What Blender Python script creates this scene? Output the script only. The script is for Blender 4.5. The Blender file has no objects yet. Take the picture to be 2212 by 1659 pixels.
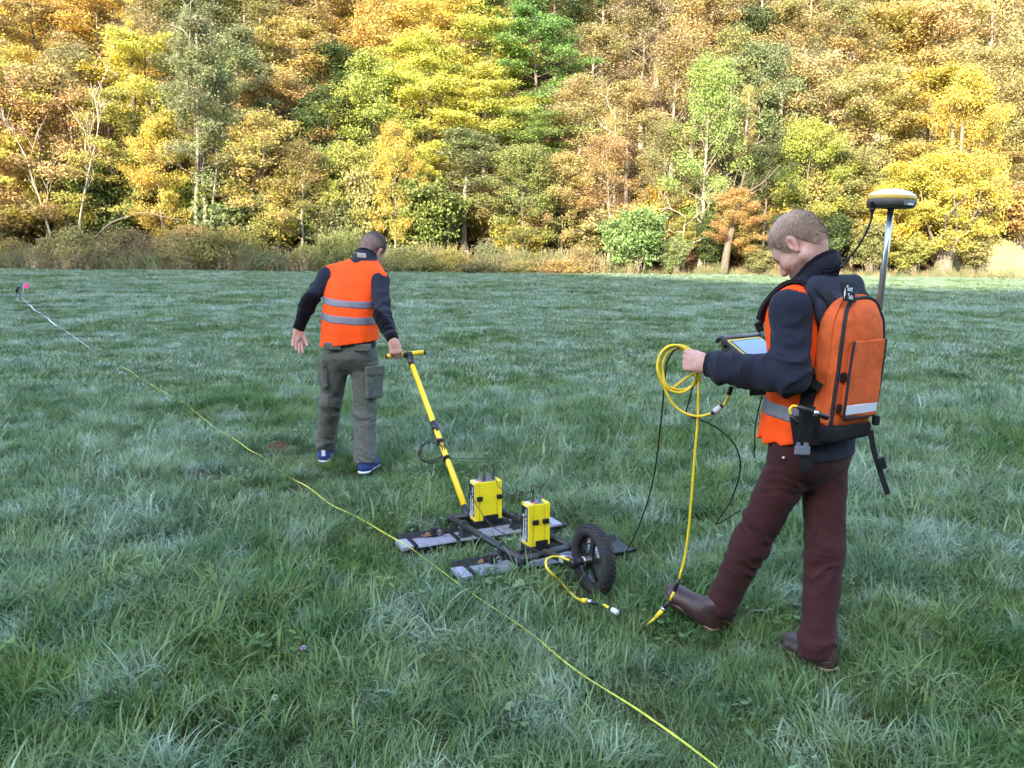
import bpy, math, random
import numpy as np
from mathutils import Vector, Matrix

random.seed(11)
RNG = np.random.default_rng(11)
SC = bpy.context.scene
COL = SC.collection

# ------------------------------------------------------------------ camera
EYE = 1.59
PITCH = math.radians(8.87)
cam_data = bpy.data.cameras.new('camera')
cam_data.sensor_width = 36.0
cam_data.lens = 36.0 * 1789.0 / 2212.0
cam_data.clip_start = 0.05
cam_data.clip_end = 2000.0
cam = bpy.data.objects.new('camera', cam_data)
COL.objects.link(cam)
cam.location = (0, 0, EYE)
cam.rotation_euler = (math.pi / 2 - PITCH, 0, 0)
SC.camera = cam

# ------------------------------------------------------------------ light
SUN_ELEV = math.radians(25.0)
SUN_AZ = math.radians(-24.0)          # light travels away from the viewer and a little to the right
world = bpy.data.worlds.new('World')
SC.world = world
world.use_nodes = True
wn = world.node_tree.nodes
wn.clear()
sky = wn.new('ShaderNodeTexSky')
sky.sky_type = 'NISHITA'
sky.sun_disc = False
sky.sun_elevation = SUN_ELEV
sky.air_density = 1.0
sky.dust_density = 1.5
sky.ozone_density = 0.8
bg = wn.new('ShaderNodeBackground')
bg.inputs['Strength'].default_value = 0.15
wo = wn.new('ShaderNodeOutputWorld')
world.node_tree.links.new(sky.outputs[0], bg.inputs[0])
world.node_tree.links.new(bg.outputs[0], wo.inputs[0])
LIGHT_DIR = Vector((math.sin(-SUN_AZ) * math.cos(SUN_ELEV), math.cos(SUN_AZ) * math.cos(SUN_ELEV), -math.sin(SUN_ELEV)))
to_sun = -LIGHT_DIR
sky.sun_rotation = math.atan2(to_sun.x, to_sun.y)
sun_data = bpy.data.lights.new('sun', 'SUN')
sun_data.energy = 2.6
sun_data.angle = math.radians(0.53)
sun_data.color = (1.0, 0.88, 0.68)
sun = bpy.data.objects.new('sun', sun_data)
COL.objects.link(sun)
sun.rotation_euler = LIGHT_DIR.to_track_quat('-Z', 'Y').to_euler()
sun.location = (0, -20, 60)
SC.view_settings.view_transform = 'Standard'
SC.view_settings.look = 'None'
SC.view_settings.gamma = 1.0
SC.view_settings.use_curve_mapping = False
SC.view_settings.exposure = 2.80
SC.cycles.max_bounces = 4
SC.cycles.diffuse_bounces = 2
SC.cycles.glossy_bounces = 2
SC.cycles.transmission_bounces = 3
SC.cycles.transparent_max_bounces = 4
SC.cycles.caustics_reflective = False
SC.cycles.caustics_refractive = False
SC.cycles.use_adaptive_sampling = True
SC.cycles.adaptive_threshold = 0.025
SC.cycles.use_denoising = True
try:
    SC.cycles.denoiser = 'OPENIMAGEDENOISE'
    SC.cycles.denoising_prefilter = 'ACCURATE'
except Exception:
    pass

# ------------------------------------------------------------------ survey: bearings taken from the photograph (2212 px wide) to metres
def ray(x, y):
    a = (x - 1106.0) / 1789.0
    b = (829.5 - y) / 1789.0
    return np.array([a, math.cos(PITCH) + b * math.sin(PITCH), -math.sin(PITCH) + b * math.cos(PITCH)])

def at(x, y, depth):
    r = ray(x, y)
    t = depth / r[1]
    return np.array([r[0] * t, depth, EYE + r[2] * t])

def gnd(x, y, z=0.0):
    r = ray(x, y)
    t = (z - EYE) / r[2]
    return np.array([r[0] * t, r[1] * t, z])

def V(*a):
    return np.array(a, dtype=float)

def unit(v):
    v = np.asarray(v, dtype=float)
    return v / np.linalg.norm(v)

# ------------------------------------------------------------------ object helpers
def tag(o, label=None, cat=None, group=None, kind=None):
    if label: o['label'] = label
    if cat: o['category'] = cat
    if group: o['group'] = group
    if kind: o['kind'] = kind
    return o

def empty(name, loc, label, cat, group=None):
    o = bpy.data.objects.new(name, None)
    o.location = tuple(loc)
    o.empty_display_size = 0.1
    COL.objects.link(o)
    return tag(o, label, cat, group)

def put(name, me, parent=None):
    o = bpy.data.objects.new(name, me)
    COL.objects.link(o)
    if parent is not None:
        o.parent = parent
        chain = []
        q = parent
        while q is not None:
            chain.append(q); q = q.parent
        M = Matrix.Identity(4)
        for q in reversed(chain):
            M = M @ q.matrix_parent_inverse @ q.matrix_basis
        o.matrix_parent_inverse = M.inverted()
    return o

def mesh_from(verts, faces, mat=None, smooth=True, attrs=None, name='mesh'):
    """verts (N,3); faces an (M,k) array or a list of tuples."""
    me = bpy.data.meshes.new(name)
    verts = np.asarray(verts, dtype=np.float32)
    if isinstance(faces, np.ndarray):
        m, k = faces.shape
        me.vertices.add(len(verts)); me.vertices.foreach_set('co', verts.ravel())
        me.loops.add(m * k); me.loops.foreach_set('vertex_index', faces.astype(np.int32).ravel())
        me.polygons.add(m)
        me.polygons.foreach_set('loop_start', np.arange(0, m * k, k, dtype=np.int32))
        me.polygons.foreach_set('loop_total', np.full(m, k, dtype=np.int32))
        me.update(calc_edges=True)
    else:
        me.from_pydata([tuple(v) for v in verts], [], [tuple(f) for f in faces])
    if attrs:
        for nm, arr in attrs.items():
            arr = np.asarray(arr, dtype=np.float32)
            if arr.ndim == 1:
                a = me.attributes.new(nm, 'FLOAT', 'POINT'); a.data.foreach_set('value', arr)
            else:
                a = me.attributes.new(nm, 'FLOAT_COLOR', 'POINT')
                a.data.foreach_set('color', np.hstack([arr, np.ones((len(arr), 1), np.float32)]).astype(np.float32).ravel())
    if mat: me.materials.append(mat)
    if smooth:
        me.polygons.foreach_set('use_smooth', np.ones(len(me.polygons), dtype=bool))
    return me

def frame(d, hint=(0, 0, 1)):
    """columns: two cross axes and d."""
    d = unit(d)
    h = np.asarray(hint, float)
    if abs(np.dot(d, unit(h))) > 0.97: h = np.array([1.0, 0, 0])
    a = unit(np.cross(h, d)); b = np.cross(d, a)
    return a, b, d

def smooth_path(pts, n=6):
    """Catmull-Rom through pts, n steps for each span."""
    P = np.asarray(pts, float)
    if len(P) < 3: return P
    Q = np.vstack([2 * P[0] - P[1], P, 2 * P[-1] - P[-2]])
    out = []
    for i in range(1, len(Q) - 2):
        p0, p1, p2, p3 = Q[i - 1], Q[i], Q[i + 1], Q[i + 2]
        for t in np.linspace(0, 1, n, endpoint=False):
            out.append(0.5 * (2 * p1 + (p2 - p0) * t + (2 * p0 - 5 * p1 + 4 * p2 - p3) * t * t + (3 * p1 - p0 - 3 * p2 + p3) * t ** 3))
    out.append(P[-1])
    return np.array(out)

class MB:
    """collects shapes for ONE mesh object."""
    def __init__(s):
        s.v = []; s.f = []; s.sm = []
    def add(s, verts, faces, smooth=False):
        o = len(s.v)
        s.v.extend([tuple(map(float, p)) for p in verts])
        for f in faces:
            s.f.append(tuple(i + o for i in f)); s.sm.append(smooth)
        return s
    def box(s, c, half, ax=None, bev=0.0):
        c = np.asarray(c, float)
        X, Y, Z = (np.eye(3) if ax is None else [np.asarray(a, float) for a in ax])
        hx, hy, hz = half
        b = min(bev, hx * .9, hy * .9, hz * .9)
        if b <= 0:
            vs = [c + X * sx * hx + Y * sy * hy + Z * sz * hz for sz in (-1, 1) for sy in (-1, 1) for sx in (-1, 1)]
            s.add(vs, [(0, 2, 3, 1), (4, 5, 7, 6), (0, 1, 5, 4), (2, 6, 7, 3), (0, 4, 6, 2), (1, 3, 7, 5)])
            return s
        vs = []; idx = {}
        for sx in (-1, 1):
            for sy in (-1, 1):
                for sz in (-1, 1):
                    for k in range(3):
                        h = [hx - b, hy - b, hz - b]
                        h[k] += b
                        idx[(sx, sy, sz, k)] = len(vs)
                        vs.append(c + X * sx * h[0] + Y * sy * h[1] + Z * sz * h[2])
        fs = []
        for sx in (-1, 1):
            q = [idx[(sx, sy, sz, 0)] for sy, sz in ((-1, -1), (1, -1), (1, 1), (-1, 1))]; fs.append(q if sx > 0 else q[::-1])
        for sy in (-1, 1):
            q = [idx[(sx, sy, sz, 1)] for sx, sz in ((-1, -1), (-1, 1), (1, 1), (1, -1))]; fs.append(q if sy > 0 else q[::-1])
        for sz in (-1, 1):
            q = [idx[(sx, sy, sz, 2)] for sx, sy in ((-1, -1), (1, -1), (1, 1), (-1, 1))]; fs.append(q if sz > 0 else q[::-1])
        for sx in (-1, 1):
            for sy in (-1, 1):
                q = [idx[(sx, sy, -1, 0)], idx[(sx, sy, 1, 0)], idx[(sx, sy, 1, 1)], idx[(sx, sy, -1, 1)]]; fs.append(q if sx * sy < 0 else q[::-1])
        for sx in (-1, 1):
            for sz in (-1, 1):
                q = [idx[(sx, -1, sz, 0)], idx[(sx, 1, sz, 0)], idx[(sx, 1, sz, 2)], idx[(sx, -1, sz, 2)]]; fs.append(q if sx * sz > 0 else q[::-1])
        for sy in (-1, 1):
            for sz in (-1, 1):
                q = [idx[(-1, sy, sz, 1)], idx[(1, sy, sz, 1)], idx[(1, sy, sz, 2)], idx[(-1, sy, sz, 2)]]; fs.append(q if sy * sz < 0 else q[::-1])
        for sx in (-1, 1):
            for sy in (-1, 1):
                for sz in (-1, 1):
                    q = [idx[(sx, sy, sz, k)] for k in range(3)]; fs.append(q if sx * sy * sz > 0 else q[::-1])
        s.add(vs, fs)
        return s
    def tube(s, pts, r, n=8, caps=True, flat=1.0, hint=(0, 0, 1)):
        P = np.asarray(pts, float)
        R = np.full(len(P), r, float) if np.isscalar(r) else np.asarray(r, float)
        vs = []; fs = []
        a = None
        for i in range(len(P)):
            d = P[min(i + 1, len(P) - 1)] - P[max(i - 1, 0)]
            d = unit(d)
            if a is None:
                a, b, _ = frame(d, hint)
            else:
                a = a - d * np.dot(a, d); a = unit(a); b = np.cross(d, a)
            for k in range(n):
                t = 2 * math.pi * k / n
                vs.append(P[i] + R[i] * (a * math.cos(t) + b * math.sin(t) * flat))
        for i in range(len(P) - 1):
            for k in range(n):
                k2 = (k + 1) % n
                fs.append((i * n + k, i * n + k2, (i + 1) * n + k2, (i + 1) * n + k))
        if caps:
            fs.append(tuple(range(n - 1, -1, -1)))
            fs.append(tuple((len(P) - 1) * n + k for k in range(n)))
        s.add(vs, fs, True)
        return s
    def cyl(s, a, b, r, n=16, r2=None):
        a = np.asarray(a, float); b = np.asarray(b, float)
        x, y, d = frame(b - a)
        r2 = r if r2 is None else r2
        vs = []
        for p, rr in ((a, r), (b, r2)):
            for k in range(n):
                t = 2 * math.pi * k / n
                vs.append(p + rr * (x * math.cos(t) + y * math.sin(t)))
        s.add(vs, [(k, (k + 1) % n, n + (k + 1) % n, n + k) for k in range(n)], True)
        s.add(vs[:n], [tuple(range(n - 1, -1, -1))]); s.add(vs[n:], [tuple(range(n))])
        return s
    def lathe(s, c, axis, prof, n=24, smooth=True, hint=(0, 0, 1)):
        """prof: (radius, height along axis)"""
        c = np.asarray(c, float)
        x, y, d = frame(axis, hint)
        vs = []; m = len(prof)
        for r, h in prof:
            for k in range(n):
                t = 2 * math.pi * k / n
                vs.append(c + d * h + r * (x * math.cos(t) + y * math.sin(t)))
        fs = [(i * n + k, i * n + (k + 1) % n, (i + 1) * n + (k + 1) % n, (i + 1) * n + k) for i in range(m - 1) for k in range(n)]
        s.add(vs, fs, smooth)
        return s
    def band(s, pts, half, nrm, thick=0.002):
        """flat strip with thickness: pts, width vectors (half) and normals for each point"""
        P = np.asarray(pts, float); n = len(P)
        vs = []
        for i in range(n):
            w = np.asarray(half[i], float); q = np.asarray(nrm[i], float) * thick
            vs += [P[i] - w - q, P[i] + w - q, P[i] + w + q, P[i] - w + q]
        fs = []
        for i in range(n - 1):
            for k in range(4):
                fs.append((i * 4 + k, i * 4 + (k + 1) % 4, (i + 1) * 4 + (k + 1) % 4, (i + 1) * 4 + k))
        fs.append((3, 2, 1, 0)); fs.append(tuple((n - 1) * 4 + k for k in range(4)))
        s.add(vs, fs, False)
        return s
    def mesh(s, mat, name='mesh'):
        me = bpy.data.meshes.new(name)
        me.from_pydata(s.v, [], s.f)
        me.polygons.foreach_set('use_smooth', np.array(s.sm, dtype=bool))
        me.materials.append(mat)
        return me
    def build(s, name, mat, parent=None):
        return put(name, s.mesh(mat, name), parent)

# ------------------------------------------------------------------ materials
def lin(r, g, b):
    f = lambda c: c / 12.92 if c <= .04045 else ((c + .055) / 1.055) ** 2.4
    return (f(r / 255.), f(g / 255.), f(b / 255.))

def material(name, col, rough=.6, metal=0., spec=.5, vary=.0, vscale=20., vcol=None, bump=0., bscale=200., attr=None, stretch=None, sheen=0., coat=0., fold=0.):
    m = bpy.data.materials.new(name)
    m.use_nodes = True
    nt = m.node_tree; N = nt.nodes; L = nt.links
    p = N['Principled BSDF']
    p.inputs['Roughness'].default_value = rough
    p.inputs['Metallic'].default_value = metal
    p.inputs['Specular IOR Level'].default_value = spec
    if sheen:
        p.inputs['Sheen Weight'].default_value = sheen
        p.inputs['Sheen Roughness'].default_value = .6
    if coat:
        p.inputs['Coat Weight'].default_value = coat
    tc = N.new('ShaderNodeTexCoord')
    src = tc.outputs['Object']
    if stretch:
        mp = N.new('ShaderNodeMapping'); mp.inputs['Scale'].default_value = stretch
        L.new(src, mp.inputs[0]); src = mp.outputs[0]
    rgb = N.new('ShaderNodeRGB'); rgb.outputs[0].default_value = (*col, 1)
    out = rgb.outputs[0]
    if attr:
        a = N.new('ShaderNodeAttribute'); a.attribute_name = attr
        out = a.outputs['Color']
    if vary > 0 or vcol:
        nz = N.new('ShaderNodeTexNoise'); nz.inputs['Scale'].default_value = vscale; nz.inputs['Detail'].default_value = 5; nz.inputs['Roughness'].default_value = .65
        L.new(src, nz.inputs['Vector'])
        mr = N.new('ShaderNodeMapRange'); mr.inputs['From Min'].default_value = .32; mr.inputs['From Max'].default_value = .68
        L.new(nz.outputs['Fac'], mr.inputs['Value'])
        if vcol:
            mx = N.new('ShaderNodeMix'); mx.data_type = 'RGBA'
            mx.inputs['B'].default_value = (*vcol, 1)
            mr.inputs['To Max'].default_value = vary if vary > 0 else 1.
            L.new(mr.outputs[0], mx.inputs['Factor']); L.new(out, mx.inputs['A'])
            out = mx.outputs['Result']
        else:
            hs = N.new('ShaderNodeHueSaturation')
            mr.inputs['To Min'].default_value = 1 - vary; mr.inputs['To Max'].default_value = 1 + vary
            L.new(mr.outputs[0], hs.inputs['Value']); L.new(out, hs.inputs['Color'])
            out = hs.outputs[0]
    L.new(out, p.inputs['Base Color'])
    nin = None
    if bump > 0:
        nb = N.new('ShaderNodeTexNoise'); nb.inputs['Scale'].default_value = bscale; nb.inputs['Detail'].default_value = 3
        L.new(src, nb.inputs['Vector'])
        b = N.new('ShaderNodeBump'); b.inputs['Strength'].default_value = bump; b.inputs['Distance'].default_value = .002
        L.new(nb.outputs['Fac'], b.inputs['Height'])
        nin = b
    if fold > 0:
        nf = N.new('ShaderNodeTexNoise'); nf.inputs['Scale'].default_value = 14; nf.inputs['Detail'].default_value = 3; nf.inputs['Distortion'].default_value = .8
        L.new(src, nf.inputs['Vector'])
        b2 = N.new('ShaderNodeBump'); b2.inputs['Strength'].default_value = fold; b2.inputs['Distance'].default_value = .012
        L.new(nf.outputs['Fac'], b2.inputs['Height'])
        if nin: L.new(nin.outputs[0], b2.inputs['Normal'])
        nin = b2
    if nin: L.new(nin.outputs[0], p.inputs['Normal'])
    return m
UZ = V(0, 0, 1)
# ================================================================== rounded solids for bodies and cloth (distance fields meshed once)
def vnoise(P, seed=0):
    """smooth value noise in -1..1 for points (N,3)"""
    P = np.asarray(P, np.float64)
    I = np.floor(P).astype(np.int64); Fr = P - I
    U_ = Fr * Fr * (3 - 2 * Fr)
    def h(dx, dy, dz):
        n = (I[..., 0] + dx) * 374761393 + (I[..., 1] + dy) * 668265263 + (I[..., 2] + dz) * 2147483647 + seed * 974634777
        n = (n ^ (n >> 13)) * 1274126177
        n = n ^ (n >> 16)
        return (n & 0xffff) / 32767.5 - 1.0
    x, y, z = U_[..., 0], U_[..., 1], U_[..., 2]
    c00 = h(0, 0, 0) * (1 - x) + h(1, 0, 0) * x; c10 = h(0, 1, 0) * (1 - x) + h(1, 1, 0) * x
    c01 = h(0, 0, 1) * (1 - x) + h(1, 0, 1) * x; c11 = h(0, 1, 1) * (1 - x) + h(1, 1, 1) * x
    return (c00 * (1 - y) + c10 * y) * (1 - z) + (c01 * (1 - y) + c11 * y) * z

def smin(a, b, k):
    if k <= 0: return np.minimum(a, b)
    h = np.maximum(k - np.abs(a - b), 0) / k
    return np.minimum(a, b) - h * h * k * .25

class Solid:
    def __init__(s, lo, hi, res):
        s.lo = np.asarray(lo, float); s.res = res
        s.n = np.maximum(np.ceil((np.asarray(hi, float) - s.lo) / res).astype(int) + 1, 4)
        s.ax = [s.lo[i] + res * np.arange(s.n[i]) for i in range(3)]
        s.D = np.full(tuple(s.n), .5, np.float32)
    def _win(s, lo, hi):
        a = np.clip(np.floor((np.asarray(lo) - s.lo) / s.res).astype(int), 0, s.n - 1)
        b = np.clip(np.ceil((np.asarray(hi) - s.lo) / s.res).astype(int) + 1, 1, s.n)
        if np.any(b <= a): return None, None
        sl = tuple(slice(a[i], b[i]) for i in range(3))
        G = np.meshgrid(*[s.ax[i][sl[i]] for i in range(3)], indexing='ij')
        return sl, np.stack(G, -1)
    def add(s, prim, k=0.0):
        lo, hi, fn = prim
        m = k + 3 * s.res + .004
        sl, P = s._win(np.asarray(lo) - m, np.asarray(hi) + m)
        if sl is None: return s
        s.D[sl] = smin(s.D[sl], fn(P), k)
        return s
    def cut(s, prim, k=0.0):
        lo, hi, fn = prim
        m = k + 3 * s.res
        sl, P = s._win(np.asarray(lo) - m, np.asarray(hi) + m)
        if sl is None: return s
        s.D[sl] = -smin(-s.D[sl], fn(P), k)
        return s
    def pts(s, mask):
        i = np.argwhere(mask)
        return s.lo + s.res * i
    def keep(s, fn, k=0.0):
        m = s.D < 3 * s.res
        s.D[m] = np.maximum(s.D[m], fn(s.pts(m)))
        return s
    def warp(s, fn):
        near = np.abs(s.D) < .03
        s.D[near] += fn(s.pts(near))
        return s
    def mesh(s):
        D = s.D
        for i in range(3):
            idx = [slice(None)] * 3
            for e in (0, -1):
                idx[i] = e; D[tuple(idx)] = np.maximum(D[tuple(idx)], s.res)
        ins = D < 0
        c = np.zeros(tuple(s.n - 1), np.int8)
        corners = [(i, j, k) for i in (0, 1) for j in (0, 1) for k in (0, 1)]
        for i, j, k in corners:
            c += ins[i:i + s.n[0] - 1, j:j + s.n[1] - 1, k:k + s.n[2] - 1]
        act = (c > 0) & (c < 8)
        cell = np.argwhere(act)
        ids = np.full(act.shape, -1, np.int64); ids[act] = np.arange(len(cell))
        vals = np.stack([D[cell[:, 0] + i, cell[:, 1] + j, cell[:, 2] + k] for i, j, k in corners], 1)
        cp = np.array(corners, float)
        acc = np.zeros((len(cell), 3)); cnt = np.zeros(len(cell))
        for a in range(8):
            for b in range(a + 1, 8):
                if np.abs(cp[a] - cp[b]).sum() != 1: continue
                va, vb = vals[:, a], vals[:, b]
                mk = (va < 0) != (vb < 0)
                t = np.where(mk, va / np.where(mk, va - vb, 1), 0)
                acc += np.where(mk[:, None], cp[a] + (cp[b] - cp[a]) * t[:, None], 0); cnt += mk
        v = s.lo + s.res * (cell + acc / cnt[:, None])
        quads = []
        for ax in range(3):
            o1, o2 = (ax + 1) % 3, (ax + 2) % 3
            a = [slice(None)] * 3; b = [slice(None)] * 3
            a[ax] = slice(0, -1); b[ax] = slice(1, None)
            for q in (a, b):
                q[o1] = slice(1, -1); q[o2] = slice(1, -1)
            A, B = ins[tuple(a)], ins[tuple(b)]
            for flip, M in ((False, A & ~B), (True, ~A & B)):
                e = np.argwhere(M)
                if not len(e): continue
                base = e.copy(); base[:, o1] += 1; base[:, o2] += 1
                def cid(d1, d2):
                    q = base.copy(); q[:, o1] -= d1; q[:, o2] -= d2
                    return ids[q[:, 0], q[:, 1], q[:, 2]]
                f = np.stack([cid(1, 1), cid(0, 1), cid(0, 0), cid(1, 0)], 1)
                quads.append(f[:, ::-1] if flip else f)
        f = np.vstack(quads) if quads else np.zeros((0, 4), int)
        f = f[(f >= 0).all(1)]
        return v, f

def snap(sol, pts, off=0.):
    """pull points onto the surface of a meshed solid, off metres proud of it"""
    P = np.array(pts, float)
    n = sol.n - 2
    def val(Q):
        g = np.clip((Q - sol.lo) / sol.res, 0, n - 1e-3); i = g.astype(int); t = g - i
        out = 0
        for a in (0, 1):
            for b in (0, 1):
                for c in (0, 1):
                    w = (t[:, 0] if a else 1 - t[:, 0]) * (t[:, 1] if b else 1 - t[:, 1]) * (t[:, 2] if c else 1 - t[:, 2])
                    out = out + w * sol.D[i[:, 0] + a, i[:, 1] + b, i[:, 2] + c]
        return out
    h = sol.res * 1.5
    for _ in range(8):
        d = val(P) - off
        G = np.stack([val(P + h * e) - val(P - h * e) for e in np.eye(3)], 1)
        G /= np.maximum(np.linalg.norm(G, axis=1), 1e-6)[:, None]
        P = P - .8 * np.clip(d, -.03, .03)[:, None] * G
    return P

def lapl(v, f, it=1, lam=.5):
    e = np.vstack([f[:, [0, 1]], f[:, [1, 2]], f[:, [2, 3]], f[:, [3, 0]]])
    for _ in range(it):
        acc = np.zeros_like(v); n = np.zeros(len(v))
        np.add.at(acc, e[:, 0], v[e[:, 1]]); np.add.at(acc, e[:, 1], v[e[:, 0]])
        np.add.at(n, e[:, 0], 1); np.add.at(n, e[:, 1], 1)
        v = v + lam * (acc / np.maximum(n, 1)[:, None] - v)
    return v

def ball(c, r, axes=None):
    """ellipsoid"""
    c = np.asarray(c, float); r = np.asarray([r] * 3 if np.isscalar(r) else r, float)
    A = np.eye(3) if axes is None else np.asarray(axes, float)
    m = r.max()
    def fn(P):
        q = (P - c) @ A.T
        k0 = np.sqrt(((q / r) ** 2).sum(-1)); k1 = np.sqrt(((q / r ** 2) ** 2).sum(-1))
        return k0 * (k0 - 1) / np.maximum(k1, 1e-6)
    return c - m, c + m, fn

def cap(a, b, ra, rb, squash=None, folds=None, bulge=0.):
    """tapered limb from a to b. squash=(axis, ratio) thins it along axis; folds = list of (amp, wavelength, centre t, width t, seed)"""
    a = np.asarray(a, float); b = np.asarray(b, float); ab = b - a; L2 = ab @ ab; ln = math.sqrt(L2)
    m = max(ra, rb) * 1.25 + .02
    if squash:
        sa = unit(squash[0]); sr = squash[1]
    def fn(P):
        w = P - a
        t = np.clip((w @ ab) / L2, 0, 1)
        q = w - t[..., None] * ab
        if squash:
            q = q + (q @ sa)[..., None] * sa * (1 / sr - 1)
        r = ra + (rb - ra) * t + bulge * np.sin(np.pi * t)
        d = np.sqrt((q * q).sum(-1)) - r
        if folds:
            near = d < .03
            Pn = P[near]; tn = t[near]; dn = d[near]
            for amp, lam, tc, tw, sd in folds:
                g = np.exp(-((tn - tc) / tw) ** 2)
                e1, e2, _ = frame(ab)
                rel = Pn - a
                wob = vnoise(Pn * 8 + sd, sd + 1)
                c = np.stack([tn * ln / lam + 1.3 * wob + (rel @ e1) * 7, (rel @ e1) * 7 + sd, (rel @ e2) * 7 + .6 * wob], -1)
                r1 = 1 - np.abs(vnoise(c, sd)) * 2.2
                c2 = np.stack([tn * ln / lam * 1.9 - (rel @ e2) * 12 + wob, (rel @ e1) * 11 - sd, (rel @ e2) * 11], -1)
                r2 = 1 - np.abs(vnoise(c2, sd + 7)) * 2.2
                dn = dn - amp * g * (np.clip(r1, -.6, 1) + .45 * np.clip(r2, -.6, 1)) * .75
            d[near] = dn
        return d
    return np.minimum(a, b) - m, np.maximum(a, b) + m, fn

def brick(c, half, axes=None, rnd=.005):
    c = np.asarray(c, float); h = np.asarray(half, float) - rnd
    A = np.eye(3) if axes is None else np.asarray(axes, float)
    m = np.linalg.norm(half) + .01
    def fn(P):
        q = np.abs((P - c) @ A.T) - h
        return np.sqrt((np.maximum(q, 0) ** 2).sum(-1)) + np.minimum(q.max(-1), 0) - rnd
    return c - m, c + m, fn

def stack(origin, side, front, levels, power=2.3, grow=0., up=(0, 0, 1)):
    """column of rounded sections; levels rows: height, front offset, side offset, half width, half depth"""
    o = np.asarray(origin, float); S = unit(side); Fv = unit(front); Uv = unit(up)
    T = np.asarray(levels, float)
    z0, z1 = T[0, 0], T[-1, 0]
    m = T[:, 3:].max() + np.abs(T[:, 1:3]).max() + .03 + grow
    ctr = [o + Uv * z0, o + Uv * z1]
    lo = np.minimum(*ctr) - m * (1 - np.abs(Uv) * .8); hi = np.maximum(*ctr) + m * (1 - np.abs(Uv) * .8)
    zz = np.linspace(z0, z1, 60)
    cols = []
    for k in range(1, 5):                                   # smooth the section table
        c = np.interp(zz, T[:, 0], T[:, k])
        for _ in range(5): c[1:-1] = .25 * c[:-2] + .5 * c[1:-1] + .25 * c[2:]
        cols.append(c)
    def fn(P):
        w = P - o
        z = w @ Uv
        zc = np.clip(z, z0, z1)
        fo, so, hw, hd = [np.interp(zc, zz, c) for c in cols]
        hw = hw + grow; hd = hd + grow
        u = np.abs(w @ S - so) / hw; v = np.abs(w @ Fv - fo) / hd
        n = (u ** power + v ** power) ** (1 / power)
        d = (n - 1) * np.minimum(hw, hd)
        return np.maximum(d, np.maximum(z0 - z, z - z1))
    return lo, hi, fn

def turn(v, axis, ang):
    v = np.asarray(v, float); k = unit(axis)
    return v * math.cos(ang) + np.cross(k, v) * math.sin(ang) + k * (k @ v) * (1 - math.cos(ang))

def hand_prims(wrist, f, n, s, curls, spread=.0, thumb=(.5, .35, .3), scale=1.0):
    """wrist point, finger direction f, back-of-hand normal n, thumb side s; curls: four (knuckle, middle, end) bends in degrees"""
    f = unit(f); n = unit(np.asarray(n) - f * (np.asarray(n) @ f)); s = unit(np.asarray(s) - f * (np.asarray(s) @ f) - n * (np.asarray(s) @ n))
    S_ = scale
    out = []
    seg = [(.044, .026, .020), (.049, .030, .022), (.045, .028, .021), (.035, .021, .018)]
    rad = [.0098, .0100, .0096, .0086]
    kn = []
    for i in range(4):
        base = wrist + S_ * (f * (.088 - .004 * abs(i - 1)) + s * (.031 - .0205 * i))
        kn.append(base)
        out.append((cap(wrist + S_ * (f * .012 + s * (.016 - .011 * i)), base, .0175 * S_, .0125 * S_, (n, .85)), .016))
    out.append((cap(wrist - f * .012 * S_, wrist + f * .02 * S_, .027 * S_, .026 * S_, (n, .75)), .02))
    out.append((cap(wrist + S_ * (f * .03 - n * .006 + s * .02), wrist + S_ * (f * .07 - n * .008 + s * .005), .016 * S_, .014 * S_), .015))
    for i in range(4):
        p = kn[i]; ang = 0
        d0 = unit(f + s * spread * (1.5 - i))
        side = unit(np.cross(n, d0))
        for j in range(3):
            ang += math.radians(curls[i][j])
            d = unit(d0 * math.cos(ang) - n * math.sin(ang))
            q = p + d * seg[i][j] * S_
            out.append((cap(p, q, rad[i] * S_ * (1 - .07 * j), rad[i] * S_ * (.93 - .09 * j)), .004 if j else .008))
            p = q
    p = wrist + S_ * (f * .026 + s * .026 - n * .004)
    d = unit(s * thumb[0] + f * 1.0 - n * thumb[1])
    for j, (ln, r) in enumerate(((.042, .0145), (.032, .0115), (.026, .0105))):
        q = p + d * ln * S_
        out.append((cap(p, q, r * S_, r * S_ * .9), .012 if j == 0 else .003))
        p = q
        d = unit(d - n * thumb[2] * .6 - s * thumb[2] * .5)
    return out

def solid_of(prims, res, pad=.03, cuts=(), zr=None):
    lo = np.min([p[0][0] for p in prims], 0) - pad; hi = np.max([p[0][1] for p in prims], 0) + pad
    if zr: lo[2], hi[2] = max(lo[2], zr[0]), min(hi[2], zr[1])
    s = Solid(lo, hi, res)
    for p, k in prims: s.add(p, k)
    for p, k in cuts: s.cut(p, k)
    return s

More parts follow.
